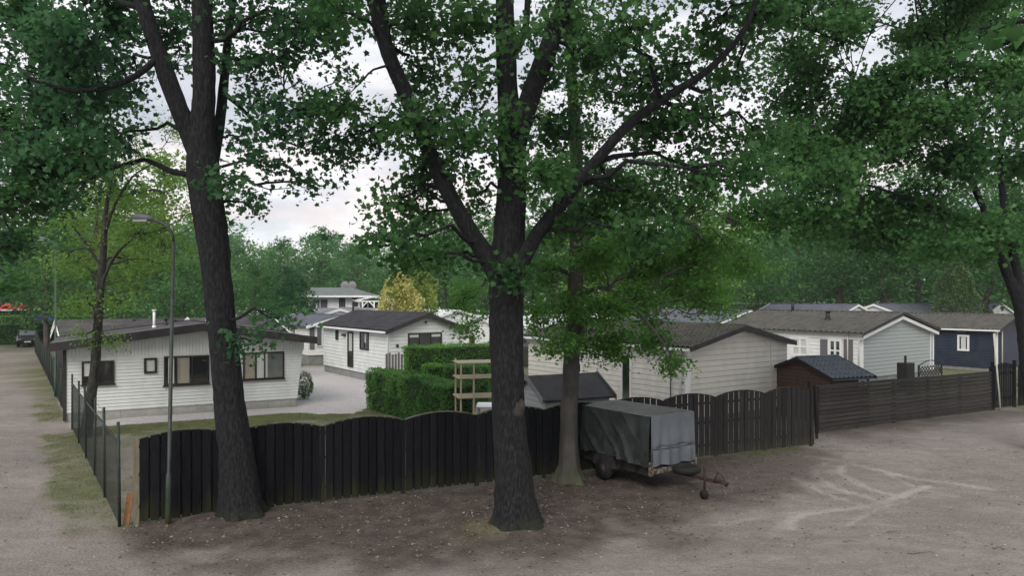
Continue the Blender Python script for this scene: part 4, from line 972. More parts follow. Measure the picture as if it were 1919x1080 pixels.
# side + top cover: draped with diagonal folds
def drape(face):
    mb = MB(); nu, nv = 70, 34
    vs = []
    for i in range(nv + 1):
        for j in range(nu + 1):
            u = j / nu; v = i / nv
            if face == 'left':
                y = u * TL; hem = z0 - .02 + .10 * math.sin(u * 3.2) * u + .03 * noise.noise(Vector((u * 7, 0, 1))); z = z1 - .04 * u - v * (z1 - .04 * u - hem)
                fo = .10 * (.25 + v) * ((1 - abs(math.sin((y * .9 - z * .75) * 6.2 + 2.4 * noise.noise(Vector((y * 1.6, z * .8, 3)))))) ** 2.5) * (.7 + .9 * noise.noise(Vector((y * 1.7, z * .6, 9)))) + .03 * noise.noise(Vector((y * 8, z * 4, 2))) * v + .05 * noise.noise(Vector((y * 3, z * 2.5, 5)))
                e = min(u * 9, 1) * min((1 - u) * 9, 1); vs.append((-.02 - .06 * v - fo * e - .02 * math.sin(v * math.pi), y, z))
            elif face == 'front':
                x = u * TW; hem = .56 + .05 * abs(math.sin(u * 7)) + .05 * (4 * (u - .5) ** 2); z = z1 + .02 * math.sin(u * math.pi) - v * (z1 - hem)
                fo = .035 * v * math.sin(x * 17 + 1.5 * noise.noise(Vector((x * 2, z, 7)))) + .03 * noise.noise(Vector((x * 3, z * 1.5, 15)))
                if .62 < v < .68: fo -= .035
                e = min(u * 9, 1) * min((1 - u) * 9, 1); vs.append((x, -.02 - .05 * v - fo * e, z))
            elif face == 'top':
                x = u * TW; y = v * TL; z = z1 + .05 * math.sin(u * math.pi) + .07 * math.sin(u * math.pi) * abs(math.sin(v * 2 * math.pi)) * .6 - .04 * v + .03 * noise.noise(Vector((x * 3, y * 3, 1))) * math.sin(u * math.pi)
                vs.append((x, y, z - (.02 if v in (0, 1) else 0)))
            elif face == 'right':
                y = u * TL; hem = z0; z = z1 - .04 * u - v * (z1 - hem); vs.append((TW + .02 + .04 * v, y, z))
            else:
                x = u * TW; z = z1 - .04 - v * (z1 - z0); vs.append((x, TL + .02 + .03 * v, z))
    f = [(i*(nu+1)+j, i*(nu+1)+j+1, (i+1)*(nu+1)+j+1, (i+1)*(nu+1)+j) for i in range(nv) for j in range(nu)]
    mb.add(vs, f, 0, True); return mb
for fc_ in ('left', 'top', 'right', 'back'):
    o = drape(fc_).build('tarpaulin', 'tarp' if fc_ != 'top' else mat('pale_tarp_top', (.05, .058, .058), .7, (.085, .094, .092), 2.5, bump=.3, bscale=5, dirt=((.13, .12, .10), 3, .6)), t)  # the top sheet is paler than the sides
o = drape('front').build('tarpaulin', 'tarp_front', t); o['label'] = 'paler grey front flap of the tarpaulin'
mb = MB(); mb.tube([(-.01, -.03, z1), (-.03, -.055, z1 - .55), (-.05, -.075, z0)], [.014] * 3, 6); mb.tube([(-.03, 0, z1 - .01), (-.03, TL, z1 - .05)], [.014, .014], 6); mb.build('seam', 'tarp_front', t)
mb = MB(); mb.tube([(0, -.075, 1.02), (TW / 2, -.085, 1.0), (TW, -.075, 1.03)], [.009] * 3, 5); mb.build('rope', 'black', t)
MB().box((.02, .02, .42), (TW - .02, TL - .02, .98)).build('box', 'black', t)
mb = MB(); mb.box((-.02, 0, .38), (.03, TL, .44)); mb.box((TW - .03, 0, .38), (TW + .02, TL, .44)); mb.box((0, .8, .36), (TW, .88, .42)); mb.build('frame', 'black', t)
o = MB().box((-.03, -.05, .44), (TW + .03, -.005, .56)).build('front_beam', 'chipped', t)
for xx in (-.06, TW - .02): MB().box((xx, -.06, .40), (xx + .08, .02, .72)).build('corner_post', 'chipped', t)
for yy in (.45, .95, 2.0, 2.44): MB().box((-.05, yy, .40), (-.01, yy + .05, .80)).build('stake', 'tarred', t)
wy = 1.55
for xx in (-.16, TW + .02):
    w_ = MB().tube([(xx, wy, .29), (xx + .15, wy, .29)], [.27, .27], 24).build('wheel', 'rubber', t); MB().tube([(xx - .012, wy, .29), (xx - .002, wy, .29)], [.13, .13], 18).build('rim', 'fascia', w_)
    mb = MB(); th = np.linspace(.15, math.pi - .15, 12)
    for a, b in zip(th[:-1], th[1:]): mb.bar((xx + .075, wy + .36 * math.cos(a), .29 + .36 * math.sin(a)), (xx + .075, wy + .36 * math.cos(b), .29 + .36 * math.sin(b)), .19, .015, up=(1, 0, 0))
    mb.v[-1:]; mb.build('mudguard', 'fascia', t)
mb = MB(); cx_ = TW / 2
mb.bar((cx_, .3, .42), (cx_, -1.35, .44), .07, .07); mb.build('drawbar', 'rust', t)
mb = MB(); mb.tube([(cx_, -1.28, .46), (cx_, -1.5, .47), (cx_, -1.62, .44)], [.05, .045, .06], 10); mb.tube([(cx_, -1.3, .52), (cx_, -1.37, .66), (cx_, -1.5, .60), (cx_, -1.56, .5)], .012, 6); mb.build('hitch', 'rust', t)
mb = MB(); mb.tube([(cx_ - .08, -1.05, .18), (cx_ - .08, -1.05, .86)], [.024, .024], 8); mb.tube([(cx_ - .14, -1.05, .84), (cx_ - .02, -1.05, .84)], .01, 6); jk = mb.build('jockey_post', 'rust', t)
MB().tube([(cx_ - .13, -1.05, .11), (cx_ - .05, -1.05, .11)], [.10, .10], 16).build('jockey_wheel', 'rubber', jk)
th = np.linspace(0, 2 * math.pi, 25); mb = MB(); mb.tube([(cx_ + .25 * math.cos(q) + .02, -.42 + .25 * math.sin(q), .55) for q in th], .085, 10, cap=False); mb.build('spare_tyre', 'rubber', t)
mb = MB(); mb.tube([(cx_, -1.45, .42), (cx_ + .05, -1.47, .2), (cx_ - .04, -1.5, .06), (cx_ - .06, -1.3, .03)], .006, 5); mb.tube([(cx_ - .04, -.2, .4), (cx_ - .03, -.6, .22), (cx_ - .02, -1.0, .38)], .006, 5); mb.build('cable', 'black', t)

# ------------------------------------------------------------------ far end of the lane
def car(label, x, y, a, m):
    t = thing('parked_car', label, 'car', (x, y, 0), a)
    W, prof = .82, [(-2.0, .35), (-2.05, .6), (-1.95, .92), (-1.2, 1.0), (-.65, 1.42), (.7, 1.46), (1.5, 1.05), (1.98, .95), (2.05, .6), (2.0, .32)]
    mb = MB(); n = len(prof); rows = []
    for s, k in ((-1, 1), (-.9, 1.0), (.9, 1.0), (1, 1)):
        for (px, z) in prof: rows.append((px * (1 if abs(s) < 1 else .985), s * W * (1 if z < 1.01 else .84), z + (0 if abs(s) == 1 else .02)))
    f = [(r*n+i, r*n+i+1, (r+1)*n+i+1, (r+1)*n+i) for r in range(3) for i in range(n-1)] + [tuple(range(n)), tuple(range(4*n-1, 3*n-1, -1)), tuple((r*n) for r in range(4)), ]
    mb.add(rows, f, 0, False); mb.build('body', m, t)
    g = MB(); g.add([(-1.22, -.66, 1.03), (-1.22, .66, 1.03), (-.70, .6, 1.40), (-.70, -.6, 1.40)], [(0, 1, 2, 3)]); g.build('windscreen', 'lens', t).location = (-.03, 0, .03)
    for sy in (-1, 1):
        g = MB(); g.add([(-1.0, sy * .80, 1.04), (1.2, sy * .80, 1.06), (.65, sy * .71, 1.38), (-.6, sy * .71, 1.36)], [(0, 1, 2, 3)]); g.build('side_window', 'dark', t)
        MB().box((-2.08, sy * .6 - .14, .66), (-2.0, sy * .6 + .14, .8)).build('headlight', 'lens', t)
        for sx in (-1.3, 1.25): MB().tube([(sx, sy * .82, .31), (sx, sy * .62, .31)], [.31, .31], 18).build('wheel', 'rubber', t)
    MB().box((-2.09, -.26, .45), (-2.06, .26, .56)).build('number_plate', 'white_flat', t)
    return t
x, y = gp(25, 652); car('dark car with pale windscreen parked at the far end of the lane', x, y + 2, math.radians(122), 'carpaint')
car('white car behind the hedge at the far end of the lane, left one', -55, 79, 0.4, 'carlight'); car('white car behind the hedge at the far end of the lane, right one', -49.5, 80, .4, 'carlight')
o = thing('panelled_fence', 'pale grey panel fence behind the parked car', 'fence', (-50, 70.3, 0), .25)
mb = MB(); [mb.box((j * .5, 0, 0), (j * .5 + .47, .04, 1.45)) for j in range(18)]; mb.build('panel', 'concrete', o)
t = thing('cafe_awning', 'red and white awning far beyond the end of the lane', 'awning', (-70.5, 92, 0), .2)
MB().box((0, 0, 2.75), (10, 3, 2.95)).build('valance', 'white_flat', t); mb = MB(); mb.add([(0, -.1, 2.95), (10, -.1, 2.95), (10, 3, 3.7), (0, 3, 3.7)], [(0, 1, 2, 3)]); mb.add([(0, -.1, 2.95), (0, 3, 3.7), (0, 3, 2.95)], [(0, 1, 2)]); mb.build('canopy', 'red', t)
for xx in (.1, 5, 9.9): MB().box((xx - .05, 0, 0), (xx + .05, .1, 2.75)).build('post', 'white_flat', t)
MB().box((0, 2.9, 0), (10, 3, 2.75)).build('back_wall', 'brownframe', t)
hedge('hedge', 'light green trimmed bank of hedge below the red awning', (-61, 88), (-50, 90), 2, 2.2, 'hedge', 6000, .2)
t = thing('parasol', 'half-open blue parasol by the far end of the lane', 'parasol', (-45.6, 72.6, 0))
mb = MB(); th = np.linspace(0, 2*math.pi, 9)[:-1]; mb.add([(0, 0, 2.9)] + [(.95 * math.cos(q), .95 * math.sin(q), 2.25 + .1 * math.sin(3*q)) for q in th], [(0, 1 + k, 1 + (k + 1) % 8) for k in range(8)]); mb.build('canopy', 'blue', t)
MB().tube([(0, 0, 0), (0, 0, 3.1)], [.03, .03], 8).build('pole', 'white_flat', t)

# ------------------------------------------------------------------ foreground trees
T1L = [PL([(455, 990, 15.5, .55), (451, 940, 15.5, .45), (443, 860, 15.5, .39), (431, 760, 15.5, .345), (417, 630, 15.5, .305), (406, 510, 15.5, .325), (393, 410, 15.5, .36), (380, 310, 15.5, .36), (378, 250, 15.5, .27), (383, 150, 15.5, .25), (378, 0, 15.4, .22), (372, -150, 15.3, .17), (382, -320, 15.2, .08)]),
       PL([(385, 330, 15.5, .22), (360, 262, 15.5, .22), (328, 185, 15.4, .205), (296, 95, 15.3, .19), (266, 0, 15.1, .17), (240, -120, 14.9, .13), (205, -270, 14.7, .06)]),
       PL([(398, 320, 15.7, .12), (412, 230, 15.9, .12), (420, 150, 16.1, .11), (430, 50, 16.3, .09), (450, -80, 16.5, .06)]),
       PL([(415, 170, 16.0, .06), (450, 200, 16.3, .045), (480, 230, 16.5, .035), (530, 262, 16.6, .025), (600, 290, 16.8, .015)]),
       PL([(300, 105, 15.3, .07), (240, 150, 14.8, .06), (150, 170, 14.3, .05), (60, 150, 13.9, .03)])]
T1B = PB([(60, 60, 80, 70, 12), (150, 60, 80, 70, 14), (60, 180, 75, 75, 14), (150, 190, 80, 70, 14), (220, 130, 50, 60, 8), (60, 300, 70, 60, 12), (150, 290, 75, 55, 12), (220, 260, 40, 50, 6), (110, 350, 60, 30, 5),
          (300, 40, 50, 50, 5), (345, 110, 30, 60, 4), (330, 30, 30, 40, 3), (455, 40, 50, 50, 7), (460, 120, 40, 40, 5), (530, 60, 60, 50, 8), (600, 40, 60, 45, 8), (560, 120, 60, 40, 6), (640, 130, 40, 25, 2), (490, 190, 50, 35, 5),
          (560, 200, 60, 35, 6), (610, 200, 40, 20, 2), (450, 250, 35, 40, 4), (520, 260, 50, 30, 4), (590, 270, 50, 24, 3), (640, 300, 40, 16, 2), (490, 310, 50, 30, 4), (550, 340, 40, 25, 3), (440, 340, 25, 40, 3), (460, 380, 30, 20, 2), (510, 600, 22, 26, 2, 14.9), (478, 640, 24, 24, 2, 14.9)], 15.5, 1.5)
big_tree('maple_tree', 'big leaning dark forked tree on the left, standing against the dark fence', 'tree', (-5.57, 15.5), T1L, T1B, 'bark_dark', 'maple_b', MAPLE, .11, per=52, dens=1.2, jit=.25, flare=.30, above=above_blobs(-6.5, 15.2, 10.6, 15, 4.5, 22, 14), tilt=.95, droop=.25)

T2L = [PL([(970, 1022, 14.8, .70), (968, 965, 14.8, .49), (963, 900, 14.8, .41), (956, 820, 14.8, .365), (952, 740, 14.8, .355), (949, 650, 14.8, .37), (949, 560, 14.8, .38), (951, 500, 14.8, .40), (955, 430, 14.8, .345), (959, 330, 14.8, .32), (957, 240, 14.8, .27), (950, 150, 14.8, .22), (946, 0, 14.7, .20), (940, -150, 14.6, .15), (950, -330, 14.6, .06)]),
       PL([(962, 300, 14.8, .22), (980, 225, 14.7, .23), (1005, 150, 14.6, .215), (1042, 50, 14.5, .2), (1072, -40, 14.3, .17), (1115, -190, 14, .1)]),
       PL([(945, 540, 14.7, .22), (915, 485, 14.65, .21), (868, 412, 14.5, .18), (825, 330, 14.4, .17), (790, 250, 14.3, .165), (757, 170, 14.2, .16), (728, 100, 14.1, .16), (700, 0, 14, .14), (672, -120, 13.9, .1), (640, -260, 13.8, .05)]),
       PL([(960, 530, 14.6, .19), (1000, 450, 14.4, .155), (1040, 395, 14.3, .14), (1078, 348, 14.2, .13), (1125, 292, 14.1, .12), (1180, 232, 14, .105), (1255, 178, 13.9, .085), (1330, 128, 13.8, .07), (1395, 55, 13.7, .055), (1425, -30, 13.6, .05)]),
       PL([(728, 105, 14.1, .09), (722, 50, 14.3, .085), (712, -30, 14.5, .07), (700, -120, 14.6, .04)]),
       PL([(960, 110, 14.9, .08), (985, 50, 15.1, .07), (990, -60, 15.2, .05)]),
       PL([(740, 120, 14.1, .03), (700, 130, 13.9, .02), (680, 150, 13.8, .015), (660, 170, 13.8, .01), (640, 185, 13.8, .006)])]
T2B = PB([(640, 200, 60, 40, 4), (700, 255, 45, 36, 5), (640, 270, 40, 16, 2), (760, 230, 50, 60, 6), (715, 390, 30, 14, 2), (740, 375, 40, 22, 3), (800, 130, 60, 60, 8), (860, 60, 60, 55, 8), (780, 50, 50, 50, 7), (820, 230, 55, 60, 8), (880, 160, 50, 70, 7), (870, 280, 50, 60, 7),
          (790, 320, 55, 50, 8), (750, 440, 70, 30, 8), (800, 410, 50, 30, 5, 15.6), (840, 490, 60, 25, 5, 15.6), (780, 490, 60, 22, 5), (900, 370, 40, 50, 4, 15.8), (945, 300, 40, 60, 4, 14.2), (1400, 335, 55, 40, 9), (1430, 270, 50, 40, 7), (960, 220, 40, 50, 5, 14.1), (950, 520, 45, 22, 4, 14.2),
          (1010, 330, 50, 60, 7), (1060, 250, 60, 60, 8), (1110, 120, 70, 60, 9), (1040, 120, 40, 50, 4), (1180, 60, 70, 55, 9), (1180, 170, 70, 55, 8), (1150, 330, 70, 60, 10), (1230, 260, 70, 55, 9), (1260, 130, 65, 60, 8), (1310, 220, 70, 55, 9), (1330, 60, 70, 55, 9), (1400, 140, 60, 60, 8),
          (1230, 370, 75, 50, 10), (1310, 330, 70, 50, 9), (1130, 410, 70, 45, 9), (1390, 270, 50, 50, 5), (1420, 40, 50, 45, 6), (1040, 420, 40, 50, 5), (1230, 440, 60, 35, 7), (640, 20, 50, 30, 3), (1060, 20, 50, 40, 5), (900, 10, 50, 35, 5), (960, 60, 40, 40, 3)], 14.6, 1.7)
def knot(root):
    mb = MB(); c = np.array(pp(968, 768, 14.555)) - np.array((0.05, 14.8, 0)); th = np.linspace(0, 2 * math.pi, 20, endpoint=False); vs = [tuple(c + np.array((0, -.045, 0)))]
    for r in (.08, .16, .21): vs += [tuple(c + np.array((r * .8 * math.cos(q) * (1 + .12 * math.sin(3 * q)), -.06 + (r / .21) ** 3 * .13 + .03 * noise.noise(Vector((r * 20, q * 2, 1))), r * 1.15 * math.sin(q)))) for q in th]
    f = [(0, 1 + k, 1 + (k + 1) % 20) for k in range(20)] + [(1 + r*20 + k, 1 + (r+1)*20 + k, 1 + (r+1)*20 + (k+1) % 20, 1 + r*20 + (k+1) % 20) for r in range(2) for k in range(20)]
    mb.add(vs, f, 0, True); mb.build('bark_scar', 'knot', root)
big_tree('maple_tree', 'thick rough-barked tree in the middle with a round scar and wide forking limbs', 'tree', (0.05, 14.8), T2L, T2B, 'bark_dark', 'maple', MAPLE, .11, per=50, dens=1.35, jit=.24, flare=.30, knot=knot, above=above_blobs(.5, 14.6, 10.5, 15.5, 5.5, 26, 14), tilt=.95, droop=.25)

T3L = [PL([(1068, 915, 18.6, .42), (1067, 870, 18.6, .27), (1066, 790, 18.6, .235), (1070, 700, 18.6, .225), (1076, 600, 18.6, .215), (1080, 500, 18.6, .205), (1083, 400, 18.6, .2), (1080, 300, 18.6, .18), (1075, 200, 18.7, .16), (1068, 80, 18.8, .13), (1060, -60, 18.9, .08), (1055, -200, 19, .04)]),
       PL([(1082, 470, 18.5, .08), (1130, 420, 18.1, .06), (1200, 400, 17.6, .05), (1290, 420, 17.2, .03)]),
       PL([(1080, 560, 18.5, .06), (1130, 540, 18.0, .05), (1190, 580, 17.4, .035), (1240, 640, 17.0, .02), (1275, 700, 16.8, .01)]),
       PL([(1078, 520, 18.6, .06), (1030, 500, 18.9, .045), (1000, 540, 19.2, .03), (1000, 620, 19.4, .015)])]
T3B = PB([(1030, 520, 45, 45, 10), (1010, 600, 35, 45, 9), (1040, 650, 40, 35, 8), (1120, 500, 55, 50, 12), (1180, 470, 55, 45, 11), (1250, 480, 55, 45, 11), (1330, 460, 60, 50, 10), (1130, 580, 55, 45, 12), (1200, 560, 55, 40, 11), (1270, 560, 50, 35, 8), (1330, 540, 50, 30, 6),
          (1165, 640, 50, 35, 9), (1220, 650, 40, 30, 7), (1255, 685, 25, 20, 4), (1120, 460, 70, 40, 12), (1210, 520, 70, 40, 12), (1300, 500, 70, 40, 12), (1390, 500, 60, 40, 10), (1350, 580, 50, 25, 6), (1050, 580, 40, 50, 9), (1140, 660, 30, 25, 5), (1380, 420, 50, 45, 7), (1040, 320, 50, 60, 8), (1120, 260, 60, 60, 9), (1050, 440, 40, 45, 8), (1150, 380, 60, 50, 9), (1290, 400, 50, 40, 7), (1010, 220, 40, 50, 5), (1100, 170, 50, 50, 7), (1090, 610, 25, 60, 6, 19.2), (1230, 600, 40, 25, 5), (870, 560, 45, 40, 8, 22), (880, 610, 30, 30, 5, 22)], 18.3, 1.5)
big_tree('beech_tree', 'slimmer smooth grey trunk right of the middle tree with bright drooping leaves, beside the trailer', 'tree', (1.46, 18.6), T3L, T3B, 'bark_beech', 'beech', KITE, .10, per=64, dens=1.75, flare=.5, above=above_blobs(1.5, 18.6, 10.5, 14, 3.5, 10, 10), jit=.19, tilt=.8)

T4L = [PL([(1956, 862, 22, .36), (1945, 780, 22, .33), (1932, 690, 22, .32), (1922, 600, 22, .29), (1908, 555, 22, .22), (1890, 520, 22, .15), (1868, 465, 21.9, .12), (1847, 400, 21.8, .10), (1812, 320, 21.5, .1), (1782, 230, 21.2, .08), (1770, 120, 21, .05)]),
       PL([(1916, 580, 22, .16), (1908, 520, 22, .13), (1893, 450, 22.1, .13), (1880, 370, 22.3, .11), (1875, 280, 22.5, .09), (1900, 150, 22.5, .06)]),
       PL([(1925, 640, 22, .22), (1945, 500, 22.2, .2), (1960, 350, 22.4, .17), (1940, 230, 22.3, .14), (1900, 185, 22, .1), (1850, 160, 21.6, .05)]),
       PL([(1850, 420, 21.8, .07), (1780, 400, 21.4, .05), (1700, 370, 21, .04), (1600, 340, 20.6, .025), (1520, 330, 20.4, .015)]),
       PL([(1790, 260, 21.2, .05), (1700, 200, 20.9, .04), (1600, 150, 20.6, .025)])]
T4B = PB([(x + RNG.uniform(-35, 35), y + RNG.uniform(-38, 38), RNG.uniform(45, 85), RNG.uniform(38, 62), 13) for x in range(1460, 1960, 78) for y in (-40, 40, 130, 220, 310, 400)] + [(1470, 245, 60, 45, 13), (1560, 265, 60, 40, 13), (1640, 245, 55, 40, 11), (1740, 190, 55, 40, 9), (1500, 330, 50, 40, 10), (1620, 450, 60, 30, 9), (1700, 460, 60, 32, 9), (1780, 470, 55, 32, 8), (1850, 470, 45, 30, 5), (1540, 430, 50, 30, 7), (1480, 380, 40, 40, 6), (1900, 450, 30, 30, 4)], 21.5, 2.2, 1.2)
T4B = [b for b in T4B if RNG.random() < .95]
big_tree('linden_tree', 'broad crowned tree at the right edge whose trunk leans in from outside the picture', 'tree', (15.6, 22), T4L, T4B, 'bark_dark', 'linden', MAPLE, .12, per=48, dens=1.85, jit=.26, flare=.25, above=above_blobs(14, 22, 13, 17, 5, 10, 12), tilt=.95, droop=.25)

T5L = [PL([(158, 828, 24.4, .20), (167, 770, 24.4, .18), (178, 690, 24.4, .165), (184, 600, 24.4, .15), (190, 520, 24.4, .135), (195, 450, 24.4, .11), (198, 400, 24.4, .08), (210, 330, 24.4, .05), (230, 250, 24.4, .02)]),
       PL([(188, 540, 24.4, .06), (215, 480, 24.2, .05), (260, 442, 24, .04), (320, 430, 23.8, .02)]), PL([(190, 500, 24.4, .05), (160, 455, 24.6, .04), (110, 390, 24.8, .02)]),
       PL([(196, 440, 24.4, .06), (215, 385, 24.2, .045), (250, 330, 24, .03), (300, 300, 23.8, .015)]), PL([(184, 590, 24.4, .03), (160, 560, 24.2, .02), (130, 540, 24.1, .01)])]
T5B = PB([(200, 250, 60, 45, 9), (260, 290, 60, 45, 9), (310, 250, 45, 45, 7), (150, 330, 60, 45, 9), (220, 350, 60, 45, 9), (290, 370, 60, 45, 9), (110, 400, 55, 45, 8), (180, 430, 50, 40, 7), (250, 440, 60, 40, 8), (320, 430, 40, 40, 6), (140, 490, 50, 40, 7), (230, 500, 50, 40, 7), (150, 570, 35, 30, 6), (230, 570, 30, 30, 5), (170, 620, 18, 20, 2), (205, 640, 20, 18, 2), (320, 330, 30, 45, 5), (90, 480, 40, 40, 5), (300, 500, 40, 40, 5)], 24.4, 1.4)
big_tree('birch_tree', 'slender rough-barked tree with light yellow-green leaves in front of the white chalet', 'tree', (-13.75, 24.4), T5L, T5B, 'bark_birch', 'birch', KITE, .095, per=64, dens=1.25, flare=.15, jit=.24, tilt=.8)

# overhanging tree on the left whose trunk is beyond the frame, and one close by on the right
T6L = [[(-15.5, 17, -.1, .35), (-15.3, 17, 3, .3), (-14.9, 17, 6, .26), (-14.4, 17, 9, .2), (-14, 17, 13, .08)], [(-15, 17, 5.5, .12), (-13.5, 17.2, 7, .09), (-12, 17.5, 8, .06), (-10.8, 17.5, 8.6, .03)], [(-14.9, 17, 4.6, .1), (-13.4, 18.0, 5.6, .07), (-12.2, 19, 6.0, .03)]]
T6B = PB([(x + RNG.uniform(-30, 30), y + RNG.uniform(-35, 35), 55, 50, 10) for x in (10, 90, 170) for y in (30, 120, 210, 300)] + [(30, 380, 50, 45, 9), (30, 460, 40, 45, 8), (20, 540, 30, 40, 5), (90, 370, 45, 40, 5), (240, 200, 40, 60, 5)], 17.5, 1.4)
big_tree('maple_tree', 'dark leafy tree overhanging the lane at the left edge', 'tree', (-15.5, 17), T6L, T6B, 'bark_dark', 'maple', MAPLE, .125, per=58, dens=1.35, jit=.22)
T7L = [[(6.6, 5.0, -.1, .22), (6.5, 5, 3, .18), (6.3, 5, 5.5, .14), (6.0, 5, 8, .05)], [(6.4, 5, 5.2, .06), (5.3, 5.4, 6.3, .04), (4.3, 5.8, 6.75, .02), (3.75, 6.0, 6.75, .01)]]
T7B = [((3.95, 6.0, 6.65), (.28, .3, .13), 4), ((4.4, 6.0, 6.6), (.3, .3, .2), 5), ((5.3, 5.6, 7.2), (.6, .6, .5), 8), ((6.2, 5, 7.8), (1, 1, .6), 14)]
big_tree('maple_tree', 'close overhanging branch with large leaves in the top right corner', 'tree', (6.6, 5.0), T7L, T7B, 'bark_dark', 'maple', MAPLE, .13, per=12, dens=1, blen=(.2, .4), jit=.08)

# ------------------------------------------------------------------ background trees
def proto(seed, H, R, nleaf, ls, kind='broad', base=.25):
    global RNG
    keep = RNG; RNG = np.random.default_rng(seed)
    mb = MB(); tp, trd = wob((0, 0, -.2), (RNG.normal(0, .03 * H), RNG.normal(0, .03 * H), H * .92), .016 * H + .05, .02, 9, .12); mb.tube(tp, trd, 8)
    ends = []
    nbr = 34 if kind == 'broad' else 46
    for k in range(nbr):
        f = base + (1 - base) * (k + RNG.random()) / nbr; i = min(int(f * .92 * 8), 7); s = tp[i] + (tp[i + 1] - tp[i]) * (f * .92 * 8 - i if i < 8 else 0)
        prof = math.sin(min(1, (1 - f) / (1 - base) + .12) * math.pi * .62) ** .7 if kind == 'broad' else (1 - f) * 1.05 + .06
        rr = R * prof * RNG.uniform(.55, 1.1); a = k * 2.4 + RNG.normal(0, .3)
        e_ = s + np.array((rr * math.cos(a), rr * math.sin(a), rr * RNG.uniform(-.05, .6) + H * .02)); P, Rr = wob(s, e_, .006 * H * (1.1 - f) + .01, .01, 5, .2); mb.tube(P, Rr, 5, cap=False)
        ends.append((P, rr))
    LP = []
    for P, rr in ends:
        m = int(nleaf / nbr * (rr / R + .35)); sub = max(2, int(4 + rr * 2)); cs = [P[2] + (P[4] - P[2]) * RNG.random() + RNG.normal(0, .28 * (rr + .5), 3) * (1, 1, .7) for _ in range(sub)] + [P[4]]
        for c in cs: LP.append(c + RNG.normal(0, 1, (m // len(cs) + 1, 3)) * np.array((.40, .40, .26)) * (.5 + rr * .22))
    LP = np.concatenate(LP); LP = LP[LP[:, 2] > .6]
    lv = leaves(LP, ls, KITE, .7)
    RNG = keep
    return mb, lv
PR = {}
for key, args in {'oak': (1, 16, 4.6, 5200, .34), 'ash': (2, 16, 3.8, 4600, .32), 'poplar': (3, 16, 3.0, 4200, .32), 'maple': (4, 14, 4.8, 5200, .34)}.items():
    mb, lv = proto(*args); PR[key] = (mb, lv)
def proto_mesh(key, bark, leaf):
    mb, lv = PR[key]; o = mb.build('trunk', bark); tm = o.data; bpy.data.objects.remove(o); return tm, np_mesh('crown', lv, 4, leaf, obj=False)
MESH = {}
def far_tree(key, label, px, Y, Hs, leaf='linden', bark='bark_far', name='tree', Wd=1.0, group=None):
    if (key, leaf) not in MESH: MESH[(key, leaf)] = proto_mesh(key, bark, leaf)
    tm, cm = MESH[(key, leaf)]; s = Hs / 16; x = (px - CX) / F * Y; t = thing(name, label, 'tree', (x, Y, 0), RNG.uniform(0, 6.28), group); t.scale = (s * Wd, s * Wd, s)
    link('trunk', tm, t); link('crown', cm, t); return t
FT = [
 ('oak', 'dark tree left of the lane near its far end', -30, 62, 17, 'maple_b'), ('maple', 'leafy tree overhanging the far end of the lane', 60, 70, 15, 'linden'),
 ('ash', 'dark tree behind the green lamp post', 85, 50, 11, 'linden'), ('oak', 'tall pale green tree behind the slender birch', 180, 56, 17, 'birch'),
 ('ash', 'light green tree rising behind the lamp head', 300, 60, 18, 'birch'), ('maple', 'mid green tree just left of the big leaning trunk', 345, 48, 9, 'linden'),
 ('ash', 'green tree just right of the big leaning trunk', 480, 62, 8.6, 'linden'), ('poplar', 'bluish rounded tree left of the green roofed house', 525, 66, 8.2, 'maple_b'),
 ('poplar', 'tree standing above the wood left of the open sky', 520, 100, 14, 'wood'), ('poplar', 'tallest tree top above the wood under the open sky', 592, 105, 16, 'wood'),
 ('ash', 'broad tree in the wood above the green roofed house', 660, 98, 13, 'wood'), ('oak', 'dark tree behind the golden conifer', 760, 92, 13.5, 'wood'),
 ('oak', 'tall tree behind the upper left limb of the middle tree', 830, 90, 17, 'wood'), ('maple', 'tree filling the gap behind the middle trunk', 930, 84, 18, 'wood'),
 ('oak', 'tall tree behind the slim grey trunk', 1040, 78, 21, 'linden'), ('ash', 'bright green tree behind the drooping beech leaves', 1140, 64, 15, 'birch'),
 ('oak', 'tall green tree above the long blue-grey roof', 1230, 76, 21, 'linden'), ('ash', 'light green tree right of the drooping beech leaves', 1330, 70, 16, 'birch'),
 ('maple', 'mid green tree above the small row of far roofs', 1420, 80, 13.5, 'linden'), ('poplar', 'slim pale trunked tree above the mossy roof chimney', 1572, 84, 20, 'linden'),
 ('oak', 'dark round tree above the white gabled chalet', 1650, 92, 19.5, 'wood'), ('oak', 'thick brown trunked tree left of the columnar evergreen', 1716, 80, 21, 'linden'),
 ('maple', 'thick brown trunked tree right of the columnar evergreen', 1856, 70, 21, 'linden'), ('ash', 'tall tree behind the right edge trunk', 1925, 62, 18, 'linden'),
 ('poplar', 'thin dark trunked tree between the chimney and the columnar evergreen', 1662, 78, 17, 'wood'), ('maple', 'tree left of the far mossy roof above the pale roofs', 1500, 90, 19.5, 'wood')]
for key, lab, px, Y, Hs, lf in FT: far_tree(key, lab, px, Y, Hs, lf)
